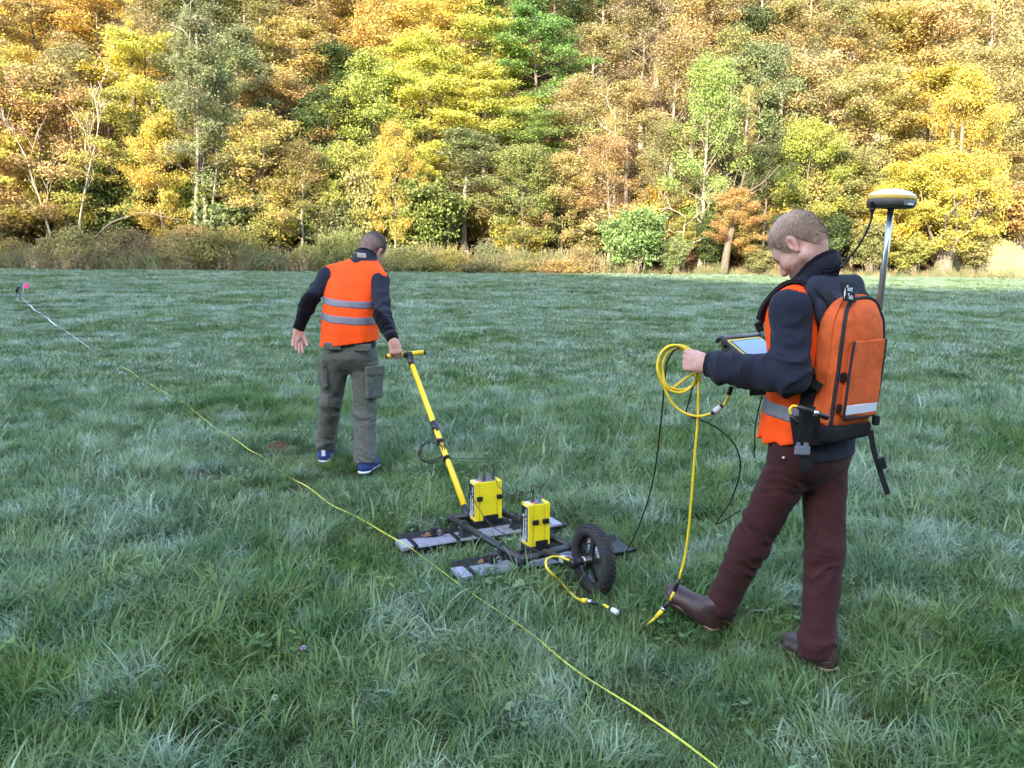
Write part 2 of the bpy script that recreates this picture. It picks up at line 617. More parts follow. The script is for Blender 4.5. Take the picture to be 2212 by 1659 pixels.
def head_solid(res, style, neck):
    """head in its own frame: x to the face, y to its left, z up, origin between the ears. Returns skin verts/faces, hair verts/faces"""
    lo, hi = V(-.20, -.12, -.24), V(.15, .12, .16)
    s = Solid(lo, hi, res)
    s.add(ball((-.012, 0, .046), (.096, .0775, .086)), 0)
    s.add(ball((-.056, 0, .030), (.052, .060, .062)), .03)
    s.add(ball((.040, 0, -.020), (.056, .060, .088)), .03)
    s.add(cap((.074, -.030, .024), (.074, .030, .024), .0175, .0175), .022)
    for q in (-1, 1):
        s.add(ball((.058, q * .040, -.024), (.030, .024, .022)), .025)
        s.add(cap((-.002, q * .052, -.052), (.064, q * .020, -.100), .022, .018), .03)
    s.add(ball((.074, 0, -.101), (.022, .024, .017)), .022)
    s.add(ball((.066, 0, -.066), (.032, .034, .026)), .02)
    neck = np.asarray(neck, float)
    s.add(cap((-.040, 0, -.03), neck + V(-.02, 0, 0), .055, .060), .035)
    s.add(cap((.00, 0, -.06), neck + V(.02, 0, 0), .040, .050), .03)
    for q in (-1, 1):
        s.cut(ball((.094, q * .030, .003), (.020, .0165, .0115)), .012)
    s.add(cap((.088, 0, .012), (.111, 0, -.026), .0085, .0115, None), .012)
    s.add(ball((.108, 0, -.031), (.0135, .0115, .0100)), .008)
    for q in (-1, 1):
        s.add(ball((.096, q * .0125, -.034), (.0110, .0080, .0080)), .006)
        s.add(ball((.0745, q * .030, .002), .0130), .003)
    s.add(cap((.0905, -.016, -.0585), (.0905, .016, -.0585), .0070, .0070), .009)
    s.add(cap((.0890, -.014, -.0690), (.0890, .014, -.0690), .0078, .0078), .008)
    s.cut(cap((.0990, -.022, -.0638), (.0990, .022, -.0638), .0022, .0022), .003)
    for q in (-1, 1):
        ex = unit(V(.93, q * .18, .25)); ez = unit(V(-.25, q * .12, .95)); ey = np.cross(ez, ex)
        A = np.array([ex, ey, unit(np.cross(ex, ey))])
        s.add(ball((-.012, q * .0815, .004), (.0190, .0085, .0315), A), .006)
        s.add(ball((-.006, q * .0785, -.026), (.0085, .0060, .0095)), .008)
        s.cut(ball((-.006, q * .0905, .006), (.0095, .0080, .0185), A), .004)
    v, f = s.mesh()
    v = lapl(v, f, 1, .4)
    # hair: a thin cap over the skull that thins out towards the hairline
    s2 = Solid(lo, hi, res)
    s2.add(ball((-.012, 0, .046), (.096, .0775, .086)), 0)
    s2.add(ball((-.056, 0, .030), (.052, .060, .062)), .03)
    s2.add(cap((-.040, 0, -.03), neck + V(-.02, 0, 0), .055, .060), .035)
    s2.add(ball((.040, 0, -.020), (.055, .059, .086)), .03)
    hx, hz, thick = style
    sl, P = s2._win(s2.lo, s2.lo + s2.res * s2.n)
    thr = np.interp(P[..., 0], hx, hz) + .007 * vnoise(P * 60, 3) + .005 * vnoise(P * 150, 4)
    over = P[..., 2] - thr
    th = np.clip(over * .22, 0, 1) ; th = thick * np.minimum(th / .0065, 1)
    fuzz = .0007 * vnoise(P * 260, 8)
    s2.D[sl] = np.maximum(s2.D[sl] - th - .0008 - fuzz, -over)
    v2, f2 = s2.mesh()
    return v, f, v2, f2

def place(v, o, fx, fy, fz):
    return o + np.outer(v[:, 0], fx) + np.outer(v[:, 1], fy) + np.outer(v[:, 2], fz)

def join_meshes(parts):
    vs, fs, n = [], [], 0
    for v, f in parts:
        vs.append(v); fs.append(f + n); n += len(v)
    return np.vstack(vs), np.vstack(fs)

def shoe(heel, d, up, L, res, height=.11, width=.047):
    """prims for one boot upper and its sole: heel = back bottom point, d towards the toe"""
    d = unit(d); up = unit(np.asarray(up) - d * (np.asarray(up) @ d)); sd = np.cross(up, d)
    A = np.array([d, sd, up])
    H = np.asarray(heel, float)
    up_pr = [(cap(H + d * .048 + up * .040, H + d * .10 + up * .038, .040, .043, (sd, .95)), .0),
             (cap(H + d * .10 + up * .040, H + d * (L - .062) + up * .036, .046, .050, (up, .74)), .03),
             (ball(H + d * (L - .062) + up * .036, (.064, .050, .040), A), .025),
             (cap(H + d * .054 + up * .05, H + d * .062 + up * height, .043, .047, (sd, .92)), .03),
             (cap(H + d * .080 + up * .080, H + d * .165 + up * .050, .042, .036, (sd, 1.0)), .03)]
    so_pr = [(cap(H + d * .045 + up * .012, H + d * .09 + up * .012, .042, .036, (up, .32)), .0),
             (cap(H + d * .09 + up * .012, H + d * (L - .06) + up * .012, .036, .050, (up, .28)), .01),
             (cap(H + d * (L - .09) + up * .012, H + d * (L - .05) + up * .013, .050, .049, (up, .27)), .01)]
    return up_pr, so_pr, A
# ================================================================== the ground: meadow, wooded slope ahead, wooded ridge behind
def sstep(t):
    t = np.clip(t, 0, 1)
    return t * t * (3 - 2 * t)

def edge_y(x):
    """line where the meadow ends and the slope begins"""
    return 50.0 + 1.0 * np.sin(np.asarray(x) * .11 + 1.0) + 16.0 * sstep((np.asarray(x) - 33.0) / 8.0)

def crest(x):
    """height of the ridge behind the viewer; its shadow ends at the far side of the meadow"""
    xs = np.asarray(x) + 88.2
    return 101.2 + np.interp(xs, [-60, -30, -10, 0, 6, 12, 18, 30, 60], [6.5, 4.6, 2.6, 1.5, .2, -4.2, -6.8, -8.0, -8.6])

def terrain(x, y):
    x = np.asarray(x, float); y = np.asarray(y, float)
    z = (.47 - .0098 * np.clip(x, -45, 45)) * sstep((y - 9) / 39.)
    d = y - edge_y(x)
    z = z + .56 * np.clip(d - 1.0, 0, None) * sstep((d - 1) / 8.) + .25 * sstep((d + .5) / 2.0)
    b = np.clip((-y - 38.) / 112., 0, 1)
    back = np.clip((-150. - y) / 90., 0, 1)
    z = z + crest(x) * (b ** 1.25) * (1 - .6 * back)
    return z

def ground_hit(px, py, dz=0.):
    r = ray(px, py); lo_, hi_ = .5, 140.
    f = lambda t: EYE + r[2] * t - float(terrain(r[0] * t, r[1] * t)) - dz
    for _ in range(60):
        m = (lo_ + hi_) / 2
        if f(m) > 0: lo_ = m
        else: hi_ = m
    return np.array([r[0] * lo_, r[1] * lo_, EYE + r[2] * lo_])

def axis_steps(stops):
    out = []
    for (a, b, st) in stops:
        out.append(np.arange(a, b, st))
    return np.concatenate(out + [np.array([stops[-1][1]])])
GX = axis_steps([(-300, -90, 10), (-90, -30, 3), (-30, 30, 1.0), (30, 90, 3), (90, 300, 10)])
GY = axis_steps([(-420, -260, 20), (-260, -150, 5), (-150, -38, 4), (-38, 0, 4), (0, 12, .5), (12, 46, 1.0), (46, 62, .5), (62, 110, 2), (110, 320, 15)])
XX, YY = np.meshgrid(GX, GY, indexing='ij')
ZZ = terrain(XX, YY)
bump = vnoise(np.stack([XX * .35, YY * .35, XX * 0], -1), 1) * .03 * (YY < 50) * (YY > 8)
tree_tops = vnoise(np.stack([XX * .22, YY * .16, XX * 0], -1), 5) * 1.0 * (YY < -60)
ZZ = ZZ + bump + tree_tops
nx, ny = XX.shape
vid = np.arange(nx * ny).reshape(nx, ny)
quads = np.stack([vid[:-1, :-1], vid[1:, :-1], vid[1:, 1:], vid[:-1, 1:]], -1).reshape(-1, 4)
verts = np.stack([XX, YY, ZZ], -1).reshape(-1, 3)
qc = verts[quads].mean(1)
wood = qc[:, 1] > edge_y(qc[:, 0]) + .6
ridge = qc[:, 1] < -40
def sub_sheet(mask, name, mat):
    q = quads[mask]; u, inv = np.unique(q, return_inverse=True)
    o = put(name, mesh_from(verts[u], inv.reshape(-1, 4), mat))
    tag(o, kind='structure'); return o
SOIL = material('turf_soil', (.030, .050, .018), rough=.95, spec=.1, vary=1., vscale=1.6, vcol=(.055, .050, .024), bump=.6, bscale=30)
LITTER = material('leaf_litter', (.05, .030, .018), rough=.95, spec=.1, vary=1., vscale=1.2, vcol=(.085, .05, .025), bump=.8, bscale=12)  # litter colours darkened to carry the shade under the trees
RIDGE = material('far_woods', (.035, .045, .020), rough=.95, spec=.05, vary=1., vscale=.15, vcol=(.09, .06, .02), bump=.0)
sub_sheet(~wood & ~ridge, 'ground', SOIL)
DRY = material('dry_meadow', (.26, .25, .11), rough=.95, spec=.1, vary=1., vscale=1.1, vcol=(.34, .29, .16), bump=.8, bscale=9)
pale = qc[:, 0] > 28.5 + 1.5 * vnoise(qc * .3, 9)
sub_sheet(wood & ~pale, 'hillside', LITTER)
sub_sheet(wood & pale, 'pale_slope', DRY)
sub_sheet(ridge, 'ridge_hill', RIDGE)

# the line of the measuring tape on the ground
tp = [(1600, 1690), (1560, 1659), (1480, 1603), (1400, 1553), (1300, 1490), (1200, 1411), (1150, 1370), (1070, 1318), (985, 1262), (930, 1222), (870, 1175), (800, 1136), (740, 1102), (650, 1045), (560, 986), (500, 946), (470, 925), (390, 868), (335, 838), (300, 815), (285, 806), (240, 781), (218, 769)]
tl = [ground_hit(x, y, .058 if y > 1330 or y < 1150 else .074) for x, y in tp]
far = [(208, 763), (175, 738), (140, 713), (115, 698), (98, 683), (75, 670), (60, 655), (46, 642)]
fl = [ground_hit(x, y, .14) for x, y in far]
TAPE_A, TAPE_B = tl, fl
TAPE_LINE = tl + fl
# ================================================================== trees
def foliage_material(name, trans=.36):
    m = bpy.data.materials.new(name); m.use_nodes = True
    nt = m.node_tree; N = nt.nodes; L = nt.links
    N.clear()
    out = N.new('ShaderNodeOutputMaterial')
    oi = N.new('ShaderNodeObjectInfo')
    at_ = N.new('ShaderNodeAttribute'); at_.attribute_name = 'rnd'
    at2 = N.new('ShaderNodeAttribute'); at2.attribute_name = 'clump'
    def mrange(src, a, b):
        q = N.new('ShaderNodeMapRange'); q.inputs['To Min'].default_value = a; q.inputs['To Max'].default_value = b
        L.new(src, q.inputs['Value']); return q.outputs[0]
    hs = N.new('ShaderNodeHueSaturation')
    lx = N.new('ShaderNodeMix'); lx.data_type = 'RGBA'; lx.inputs['B'].default_value = (.22, .25, .07, 1)
    fq = N.new('ShaderNodeMapRange'); fq.inputs['From Min'].default_value = .52; fq.inputs['From Max'].default_value = .88; fq.inputs['To Max'].default_value = .55
    L.new(at2.outputs['Fac'], fq.inputs['Value']); L.new(fq.outputs[0], lx.inputs['Factor'])
    L.new(oi.outputs['Color'], lx.inputs['A']); L.new(lx.outputs['Result'], hs.inputs['Color'])
    add = N.new('ShaderNodeMath'); add.operation = 'ADD'
    L.new(mrange(at_.outputs['Fac'], -.022, .022), add.inputs[0]); L.new(mrange(at2.outputs['Fac'], .482, .532), add.inputs[1])
    L.new(add.outputs[0], hs.inputs['Hue'])
    L.new(mrange(at_.outputs['Fac'], .80, 1.10), hs.inputs['Saturation'])
    mul = N.new('ShaderNodeMath'); mul.operation = 'MULTIPLY'
    rr = N.new('ShaderNodeMath'); rr.operation = 'FRACT'
    r2 = N.new('ShaderNodeMath'); r2.operation = 'MULTIPLY'; r2.inputs[1].default_value = 7.31
    L.new(at_.outputs['Fac'], r2.inputs[0]); L.new(r2.outputs[0], rr.inputs[0])
    L.new(mrange(rr.outputs[0], .62, 1.32), mul.inputs[0]); L.new(mrange(at2.outputs['Fac'], .82, 1.18), mul.inputs[1])
    L.new(mul.outputs[0], hs.inputs['Value'])
    d = N.new('ShaderNodeBsdfPrincipled'); d.inputs['Roughness'].default_value = .55; d.inputs['Specular IOR Level'].default_value = .25
    t = N.new('ShaderNodeBsdfTranslucent')
    L.new(hs.outputs[0], d.inputs['Base Color']); L.new(hs.outputs[0], t.inputs['Color'])
    mx = N.new('ShaderNodeMixShader'); mx.inputs[0].default_value = trans
    L.new(d.outputs[0], mx.inputs[1]); L.new(t.outputs[0], mx.inputs[2]); L.new(mx.outputs[0], out.inputs['Surface'])
    return m
LEAF = foliage_material('autumn_leaves')

def bark_material():
    m = material('bark', (.2, .17, .14), rough=.9, spec=.1, vary=.45, vscale=3.5, bump=.8, bscale=18, stretch=(3, 3, .7))
    nt = m.node_tree; N = nt.nodes; L = nt.links
    rgb = [n for n in N if n.type == 'RGB'][0]
    tgt = rgb.outputs[0].links[0].to_socket
    oi = N.new('ShaderNodeObjectInfo'); L.new(oi.outputs['Color'], tgt); N.remove(rgb)
    return m
BARK = bark_material()

def grow_tree(kind, seed, H=12., R=3.6):
    """returns (wood mesh, leaf mesh) for a tree standing at the origin"""
    g = np.random.default_rng(seed)
    P = dict(beech=dict(nb=32, h0=.16, rise=.22, droop=.26, sub=7, cl=4, leaves=42, flat=.42, spread=.47, leaf=.142, up=.45, tr=.16),
             maple=dict(nb=32, h0=.16, rise=.50, droop=.08, sub=6, cl=4, leaves=45, flat=.85, spread=.43, leaf=.150, up=.25, tr=.15),
             alder=dict(nb=28, h0=.30, rise=.40, droop=.12, sub=6, cl=4, leaves=36, flat=.65, spread=.42, leaf=.110, up=.35, tr=.13),
             ash=dict(nb=27, h0=.24, rise=.75, droop=.14, sub=6, cl=4, leaves=40, flat=.90, spread=.41, leaf=.120, up=.20, tr=.14),
             shrub=dict(nb=36, h0=.03, rise=.95, droop=.10, sub=5, cl=4, leaves=26, flat=.40, spread=.42, leaf=.17, up=.30, tr=.06),
             bramble=dict(nb=44, h0=.02, rise=.75, droop=.55, sub=4, cl=4, leaves=26, flat=.55, spread=.50, leaf=.13, up=.30, tr=.04))[kind]
    mb = MB()
    nseg = 9
    tx = np.cumsum(g.normal(0, .035, nseg + 1)) * H * .12; ty = np.cumsum(g.normal(0, .035, nseg + 1)) * H * .12
    tx -= tx[0]; ty -= ty[0]
    tz = np.linspace(0, H * .97, nseg + 1)
    trunk = np.stack([tx, ty, tz], 1)
    if kind in ('shrub', 'bramble'):
        trunk = trunk * V(1, 1, .6)
    rad = P['tr'] * (1 - np.linspace(0, 1, nseg + 1) * .88)
    rad[0] *= 1.5
    mb.tube(trunk, rad, 8, caps=False)
    C = []; CL = []
    n = P['nb']
    for i in range(n):
        u = (i + g.uniform(.1, .9)) / n
        h = P['h0'] + (1 - P['h0']) * u ** .9
        az = i * 2.39996 + g.uniform(-.5, .5)
        q = (h - P['h0']) / (1 - P['h0'])
        prof = {'beech': math.sin(math.pi * (.30 + .62 * q)) ** .6 * g.uniform(.7, 1.15), 'maple': math.sin(math.pi * (.18 + .78 * q)) ** .7, 'alder': (1 - q) ** .8 * .85 + .15, 'ash': math.sin(math.pi * (.22 + .72 * q)) ** .8, 'shrub': .75 + .3 * math.sin(math.pi * q), 'bramble': .9}[kind]
        L_ = R * prof * g.uniform(.72, 1.12)
        p0 = np.array([np.interp(h * H * .97, trunk[:, 2], trunk[:, k]) for k in range(3)]) if kind not in ('shrub', 'bramble') else V(g.normal(0, .12 * R), g.normal(0, .12 * R), h * H * .15)
        if kind in ('shrub', 'bramble'):
            el = P['rise'] + q * .9
            L_ = L_ * (H / R * .8 * math.sin(min(el, 1.5)) + math.cos(min(el, 1.5)))
            L_ = min(L_, H)
        else:
            el = P['rise'] + .35 * q + g.normal(0, .10)
        d0 = V(math.cos(az) * math.cos(el), math.sin(az) * math.cos(el), math.sin(el))
        nb_ = 6; br = [p0]; d = d0.copy()
        for k in range(nb_):
            d = unit(d + V(g.normal(0, .10), g.normal(0, .10), g.normal(0, .05) - P['droop'] * .22))
            br.append(br[-1] + d * L_ / nb_)
        br = np.array(br)
        r0 = max(.012, P['tr'] * .34 * (1 - .6 * q)) if kind not in ('shrub', 'bramble') else .018
        mb.tube(br, np.linspace(r0, .006, nb_ + 1), 5, caps=False)
        for j in range(P['sub']):
            t = .22 + .78 * (j + g.uniform(.2, .9)) / P['sub']
            b0 = np.array([np.interp(t * nb_, np.arange(nb_ + 1), br[:, k]) for k in range(3)])
            sgn = 1 if j % 2 else -1
            dd = br[min(int(t * nb_) + 1, nb_)] - br[int(min(t * nb_, nb_ - 1))]
            dd = unit(dd)
            lat = unit(np.cross(dd, UZ) * sgn + dd * g.uniform(.4, 1.1) + UZ * g.normal(P['rise'] * .3, .15) + (UZ * g.normal(0, .5) if P['flat'] > .25 else 0))
            tl_ = L_ * .36 * (1.25 - t) + .25
            e = b0 + lat * tl_ - UZ * P['droop'] * tl_ * .25
            if j % 2 == 0: mb.tube([b0, (b0 + e) / 2 + UZ * .04, e], [.010, .007, .004], 4, caps=False)
            for c in range(P['cl']):
                C.append(b0 + (e - b0) * (c + .8) / P['cl'] + g.normal(0, .06, 3)); CL.append(g.uniform(0, 1))
        C.append(br[-1]); CL.append(g.uniform())
    C = np.array(C); CL = np.array(CL)
    m = P['leaves']
    nC = len(C)
    # a clump = a small spray; neighbouring clumps share tone
    tone = .5 + .5 * vnoise(C * .55, seed)
    tone = np.clip(.65 * tone + .35 * CL, 0, 1)
    keepc = (g.uniform(size=nC) > .12) & ((vnoise(C * .8, seed + 3) > -.32) | (kind in ('shrub', 'bramble')))
    C, tone = C[keepc], tone[keepc]; nC = len(C)
    ctr = np.repeat(C, m, 0)
    off = g.normal(0, 1, (nC * m, 3)) * np.array([P['spread'], P['spread'], P['spread'] * P['flat']]) * .62
    rr = np.hypot(off[:, 0], off[:, 1])
    off[:, 2] -= rr ** 2 * P['droop'] * .6
    ctr = ctr + off
    nl = len(ctr)
    nrm = g.normal(0, 1, (nl, 3)) * (1 - P['up']) + np.array([0, 0, P['up'] * 1.1]) + np.stack([ctr[:, 0], ctr[:, 1], 0 * ctr[:, 0]], 1) / R * .35
    nrm /= np.linalg.norm(nrm, axis=1)[:, None]
    a = g.normal(0, 1, (nl, 3)); a -= nrm * (a * nrm).sum(1)[:, None]; a /= np.linalg.norm(a, axis=1)[:, None]
    b = np.cross(nrm, a)
    sz = P['leaf'] * g.uniform(.65, 1.25, nl)[:, None]
    v = np.stack([ctr - a * sz * .5, ctr + b * sz * .36 + nrm * sz * .05, ctr + a * sz * .5 - nrm * sz * .10, ctr - b * sz * .36 + nrm * sz * .05], 1).reshape(-1, 3)
    f = np.arange(nl * 4).reshape(-1, 4)
    rnd = np.repeat(g.uniform(0, 1, nl), 4); cl = np.repeat(np.repeat(tone, m), 4)
    leaf_me = mesh_from(v, f, LEAF, smooth=False, attrs={'rnd': rnd, 'clump': cl}, name=kind + '_crown')
    return mb.mesh(BARK, kind + '_trunk'), leaf_me

LIB = {}
for kind, cnt, H, R in (('beech', 3, 12, 4.0), ('maple', 3, 12, 3.7), ('alder', 2, 13, 2.7), ('ash', 3, 13, 3.3), ('shrub', 2, 4, 2.4), ('bramble', 2, 2.2, 1.9)):
    LIB[kind] = [(grow_tree(kind, 100 + 17 * i + len(kind), H, R), H, R) for i in range(cnt)]

PAL = dict(gold=(.60, .42, .08), yellow=(.64, .50, .085), orange=(.57, .34, .09), tan=(.47, .37, .145), brown=(.37, .275, .125), greygreen=(.26, .27, .12), green=(.21, .29, .06),
           dkgreen=(.09, .12, .04), lime=(.38, .40, .11), olive=(.30, .29, .10), peach=(.56, .42, .19), orangetan=(.50, .35, .12), yellowgreen=(.45, .41, .09), ltgreen=(.30, .35, .13), rust=(.52, .29, .10))
WORD = dict(gold='golden', yellow='bright yellow', orange='orange', tan='tan-leaved', brown='brown-leaved', greygreen='grey-green', green='green', dkgreen='dark green', lime='lime green', olive='olive', peach='peach-coloured', orangetan='orange-tan', yellowgreen='yellow-green', ltgreen='light green', rust='rust-red')
ORD = ['first', 'second', 'third', 'fourth', 'fifth', 'sixth', 'seventh', 'eighth', 'ninth', 'tenth', 'eleventh', 'twelfth', 'thirteenth', 'fourteenth', 'fifteenth', 'sixteenth', 'seventeenth', 'eighteenth', 'nineteenth', 'twentieth', 'twenty-first', 'twenty-second', 'twenty-third', 'twenty-fourth', 'twenty-fifth', 'twenty-sixth', 'twenty-seventh', 'twenty-eighth', 'twenty-ninth', 'thirtieth']

TRG = random.Random(5)
def plant(name, kind, base, height, radius, col, label, cat, group, bark=(.30, .25, .19), rot=None):
    opts = LIB[kind]
    (wood_me, leaf_me), H, R = opts[TRG.randrange(len(opts))]
    root = empty(name, base, label, cat, group)
    root.rotation_euler = (0, 0, TRG.uniform(0, 6.28) if rot is None else rot)
    root.scale = (radius / R, radius / R, height / H)
    j = [TRG.uniform(.88, 1.12) for _ in range(3)]
    for nm, me, c in (('trunk', wood_me, bark), ('crown', leaf_me, tuple(min(1, a * b) for a, b in zip(PAL[col], j)))):
        o = bpy.data.objects.new(nm if kind not in ('shrub', 'bramble') else {'trunk': 'stems', 'crown': 'foliage'}[nm], me)
        COL.objects.link(o); o.parent = root; o.color = (*c, 1)
    return root

ROWS = [
 ('front row along the field edge', 52.5, [
  (-40, 320, 'beech', 'gold', 110), (95, 330, 'maple', 'orangetan', 115), (235, 345, 'beech', 'yellowgreen', 85), (345, 395, 'maple', 'gold', 62), (432, 265, 'alder', 'greygreen', 82), (480, 330, 'ash', 'greygreen', 60), (565, 385, 'maple', 'orangetan', 100),
  (650, 425, 'ash', 'olive', 66), (752, 420, 'maple', 'yellowgreen', 62), (852, 400, 'maple', 'gold', 50), (905, 440, 'maple', 'yellow', 48), (1000, 400, 'alder', 'greygreen', 122), (1130, 430, 'maple', 'olive', 70), (1215, 440, 'maple', 'tan', 66),
  (1318, 420, 'ash', 'tan', 74), (1440, 400, 'ash', 'olive', 60), (1520, 330, 'ash', 'lime', 84), (1655, 430, 'maple', 'dkgreen', 62), (1742, 400, 'maple', 'yellowgreen', 72), (1850, 430, 'maple', 'olive', 76), (1945, 455, 'maple', 'yellow', 64), (2150, 370, 'ash', 'peach', 90), (2250, 340, 'ash', 'tan', 90)]),
 ('second row of the wood', 59., [
  (15, 225, 'beech', 'yellow', 110), (150, 240, 'ash', 'brown', 100), (318, 215, 'beech', 'yellow', 118), (420, 190, 'alder', 'greygreen', 90), (520, 215, 'alder', 'greygreen', 92), (608, 265, 'maple', 'orangetan', 100), (705, 295, 'maple', 'dkgreen', 90), (808, 265, 'maple', 'yellowgreen', 84), (915, 235, 'beech', 'yellow', 105),
  (1045, 285, 'beech', 'yellow', 100), (1150, 330, 'beech', 'green', 95), (1250, 285, 'ash', 'tan', 88), (1355, 300, 'ash', 'tan', 86), (1450, 235, 'ash', 'brown', 92), (1570, 240, 'ash', 'olive', 80), (1655, 260, 'maple', 'greygreen', 86), (1765, 265, 'maple', 'tan', 92), (1880, 270, 'maple', 'orangetan', 92), (2010, 270, 'maple', 'gold', 100), (2130, 240, 'ash', 'peach', 100), (2240, 220, 'ash', 'tan', 90)]),
 ('third row up the slope', 68., [
  (-30, 110, 'beech', 'gold', 110), (90, 120, 'beech', 'orangetan', 105), (210, 105, 'beech', 'gold', 105), (320, 110, 'ash', 'brown', 80), (415, 100, 'alder', 'greygreen', 85), (520, 95, 'alder', 'olive', 85), (625, 150, 'maple', 'orangetan', 95), (730, 185, 'maple', 'dkgreen', 95), (830, 120, 'maple', 'orange', 92), (930, 130, 'beech', 'gold', 105),
  (1050, 165, 'beech', 'yellow', 105), (1165, 155, 'beech', 'green', 95), (1275, 165, 'ash', 'tan', 88), (1390, 130, 'ash', 'brown', 92), (1500, 130, 'ash', 'tan', 85), (1600, 150, 'maple', 'dkgreen', 80), (1690, 130, 'ash', 'tan', 88), (1800, 130, 'ash', 'brown', 90), (1905, 140, 'maple', 'orangetan', 95), (2020, 130, 'maple', 'peach', 100), (2140, 120, 'ash', 'peach', 100), (2250, 110, 'ash', 'tan', 90)]),
 ('fourth row up the slope', 80., [
  (0, 20, 'beech', 'gold', 105), (120, 25, 'beech', 'gold', 105), (245, 20, 'beech', 'orange', 100), (355, 15, 'maple', 'orangetan', 85), (455, 20, 'alder', 'greygreen', 80), (560, 25, 'alder', 'olive', 85), (665, 40, 'maple', 'orangetan', 90), (770, 40, 'maple', 'orange', 85), (875, 20, 'beech', 'gold', 95), (985, 30, 'beech', 'yellow', 95), (1095, 35, 'beech', 'green', 90),
  (1200, 40, 'maple', 'dkgreen', 90), (1305, 30, 'ash', 'tan', 90), (1420, 25, 'ash', 'brown', 92), (1530, 30, 'ash', 'tan', 85), (1640, 30, 'ash', 'olive', 85), (1745, 25, 'ash', 'tan', 90), (1855, 25, 'ash', 'orangetan', 90), (1965, 20, 'maple', 'tan', 92), (2075, 15, 'maple', 'peach', 95), (2190, 20, 'maple', 'dkgreen', 95)]),
 ('highest row of the slope', 95., [(x, -70, TRG.choice(['beech', 'ash', 'maple']), TRG.choice(['gold', 'tan', 'olive', 'brown', 'orangetan', 'green']), 105) for x in range(-20, 2300, 125)]),
]
counter = {}
KINDWORD = dict(beech='beech tree', maple='maple tree', alder='alder tree', ash='ash tree')
for row, Y0, lst in ROWS:
    lst = sorted(lst, key=lambda t: t[0])
    for n_, (cx, cy, kind, col, rpx) in enumerate(lst):
        Y = Y0 + TRG.uniform(-1.2, 1.2)
        c = at(cx, cy, Y)
        zt = float(terrain(c[0], Y))
        if cx > 2110 and Y0 < 55: Y += 6; c = at(cx, cy, Y); zt = float(terrain(c[0], Y))
        Ht_ = max(3.5, (c[2] - zt) / .58)
        rad = rpx * Y / 1789. * 1.38
        label = '%s %s, %s from the left in the %s' % (WORD[col], KINDWORD[kind], ORD[n_], row)
        bark = (.36, .31, .24) if kind in ('alder', 'ash') else (.20, .165, .13)
        plant(KINDWORD[kind].replace(' ', '_'), kind, (c[0], Y, zt - .15), Ht_, rad, col, label, 'tree', 'trees of the autumn wood', bark)

# pollard and leaning tree with bare trunks at the right of the field edge, saplings with bare white limbs at the left
def limbs(mb, p, d, ln, r, depth, g, up=.15, spread=.5, minr=.012):
    n = 4; pts = [p]; dd = unit(d)
    for k in range(n):
        dd = unit(dd + g.normal(0, .12, 3) + UZ * up * .3); pts.append(pts[-1] + dd * ln / n)
    mb.tube(pts, np.linspace(r, max(r * .55, minr), n + 1), 6, caps=False)
    if depth <= 0: return
    for k in range(g.integers(2, 4)):
        i = g.integers(2, n + 1)
        q = unit(dd + g.normal(0, spread, 3) * V(1, .5, 1) + UZ * up)
        limbs(mb, pts[i], q, ln * g.uniform(.5, .75), max(r * .5, minr), depth - 1, g, up, spread, minr)

def bare_sapling(path, Y, seed, label, r0):
    g = np.random.default_rng(seed)
    pts = smooth_path([at(x, y, Y) for x, y in path], 5)
    base = pts[0].copy(); zt = float(terrain(base[0], Y)); pts[0][2] = zt - .1
    root = empty('bare_sapling', (base[0], Y, zt), label, 'tree', 'bare saplings')
    mb = MB(); mb.tube(pts, np.linspace(r0 * .8, .016, len(pts)), 7, caps=False); o = mb.build('trunk', BARK, root); o.color = (.42, .36, .29, 1)
    k = len(pts)
    for i in range(k // 4, k - 1, max(1, k // 9)):
        mb = MB()
        d = unit(pts[i + 1] - pts[i]) + V(g.normal(0, .55), g.normal(0, .3), g.uniform(-.1, .5))
        limbs(mb, pts[i], d, g.uniform(1.0, 2.3), .022, 2, g, .25, .5)
        o = mb.build('branch', BARK, root); o.color = (.38, .32, .26, 1)
bare_sapling([(118, 545), (104, 490), (84, 425), (72, 395), (58, 345), (30, 290), (4, 245)], 50.2, 1, 'bare pale sapling leaning left at the left edge of the wood', .085)
bare_sapling([(164, 530), (178, 440), (186, 400), (196, 350), (206, 310), (212, 255), (196, 180)], 50.4, 2, 'bare pale sapling, taller and second from the left edge', .075)
for pts, lab in (([(191, 529), (215, 503), (241, 481), (278, 467), (315, 459), (352, 468), (389, 474)], 'pale fallen branch arching low over the undergrowth at left'), ([(285, 545), (322, 537), (352, 522), (400, 515), (463, 509)], 'pale fallen branch lying on the weeds below the arched one')):
    P_ = smooth_path([at(x, y, 49.2) for x, y in pts], 4)
    mb = MB(); mb.tube(P_, np.linspace(.05, .02, len(P_)), 6); o = mb.build('fallen_branch', BARK); o.color = (.30, .26, .20, 1)
    tag(o, lab, 'branch')

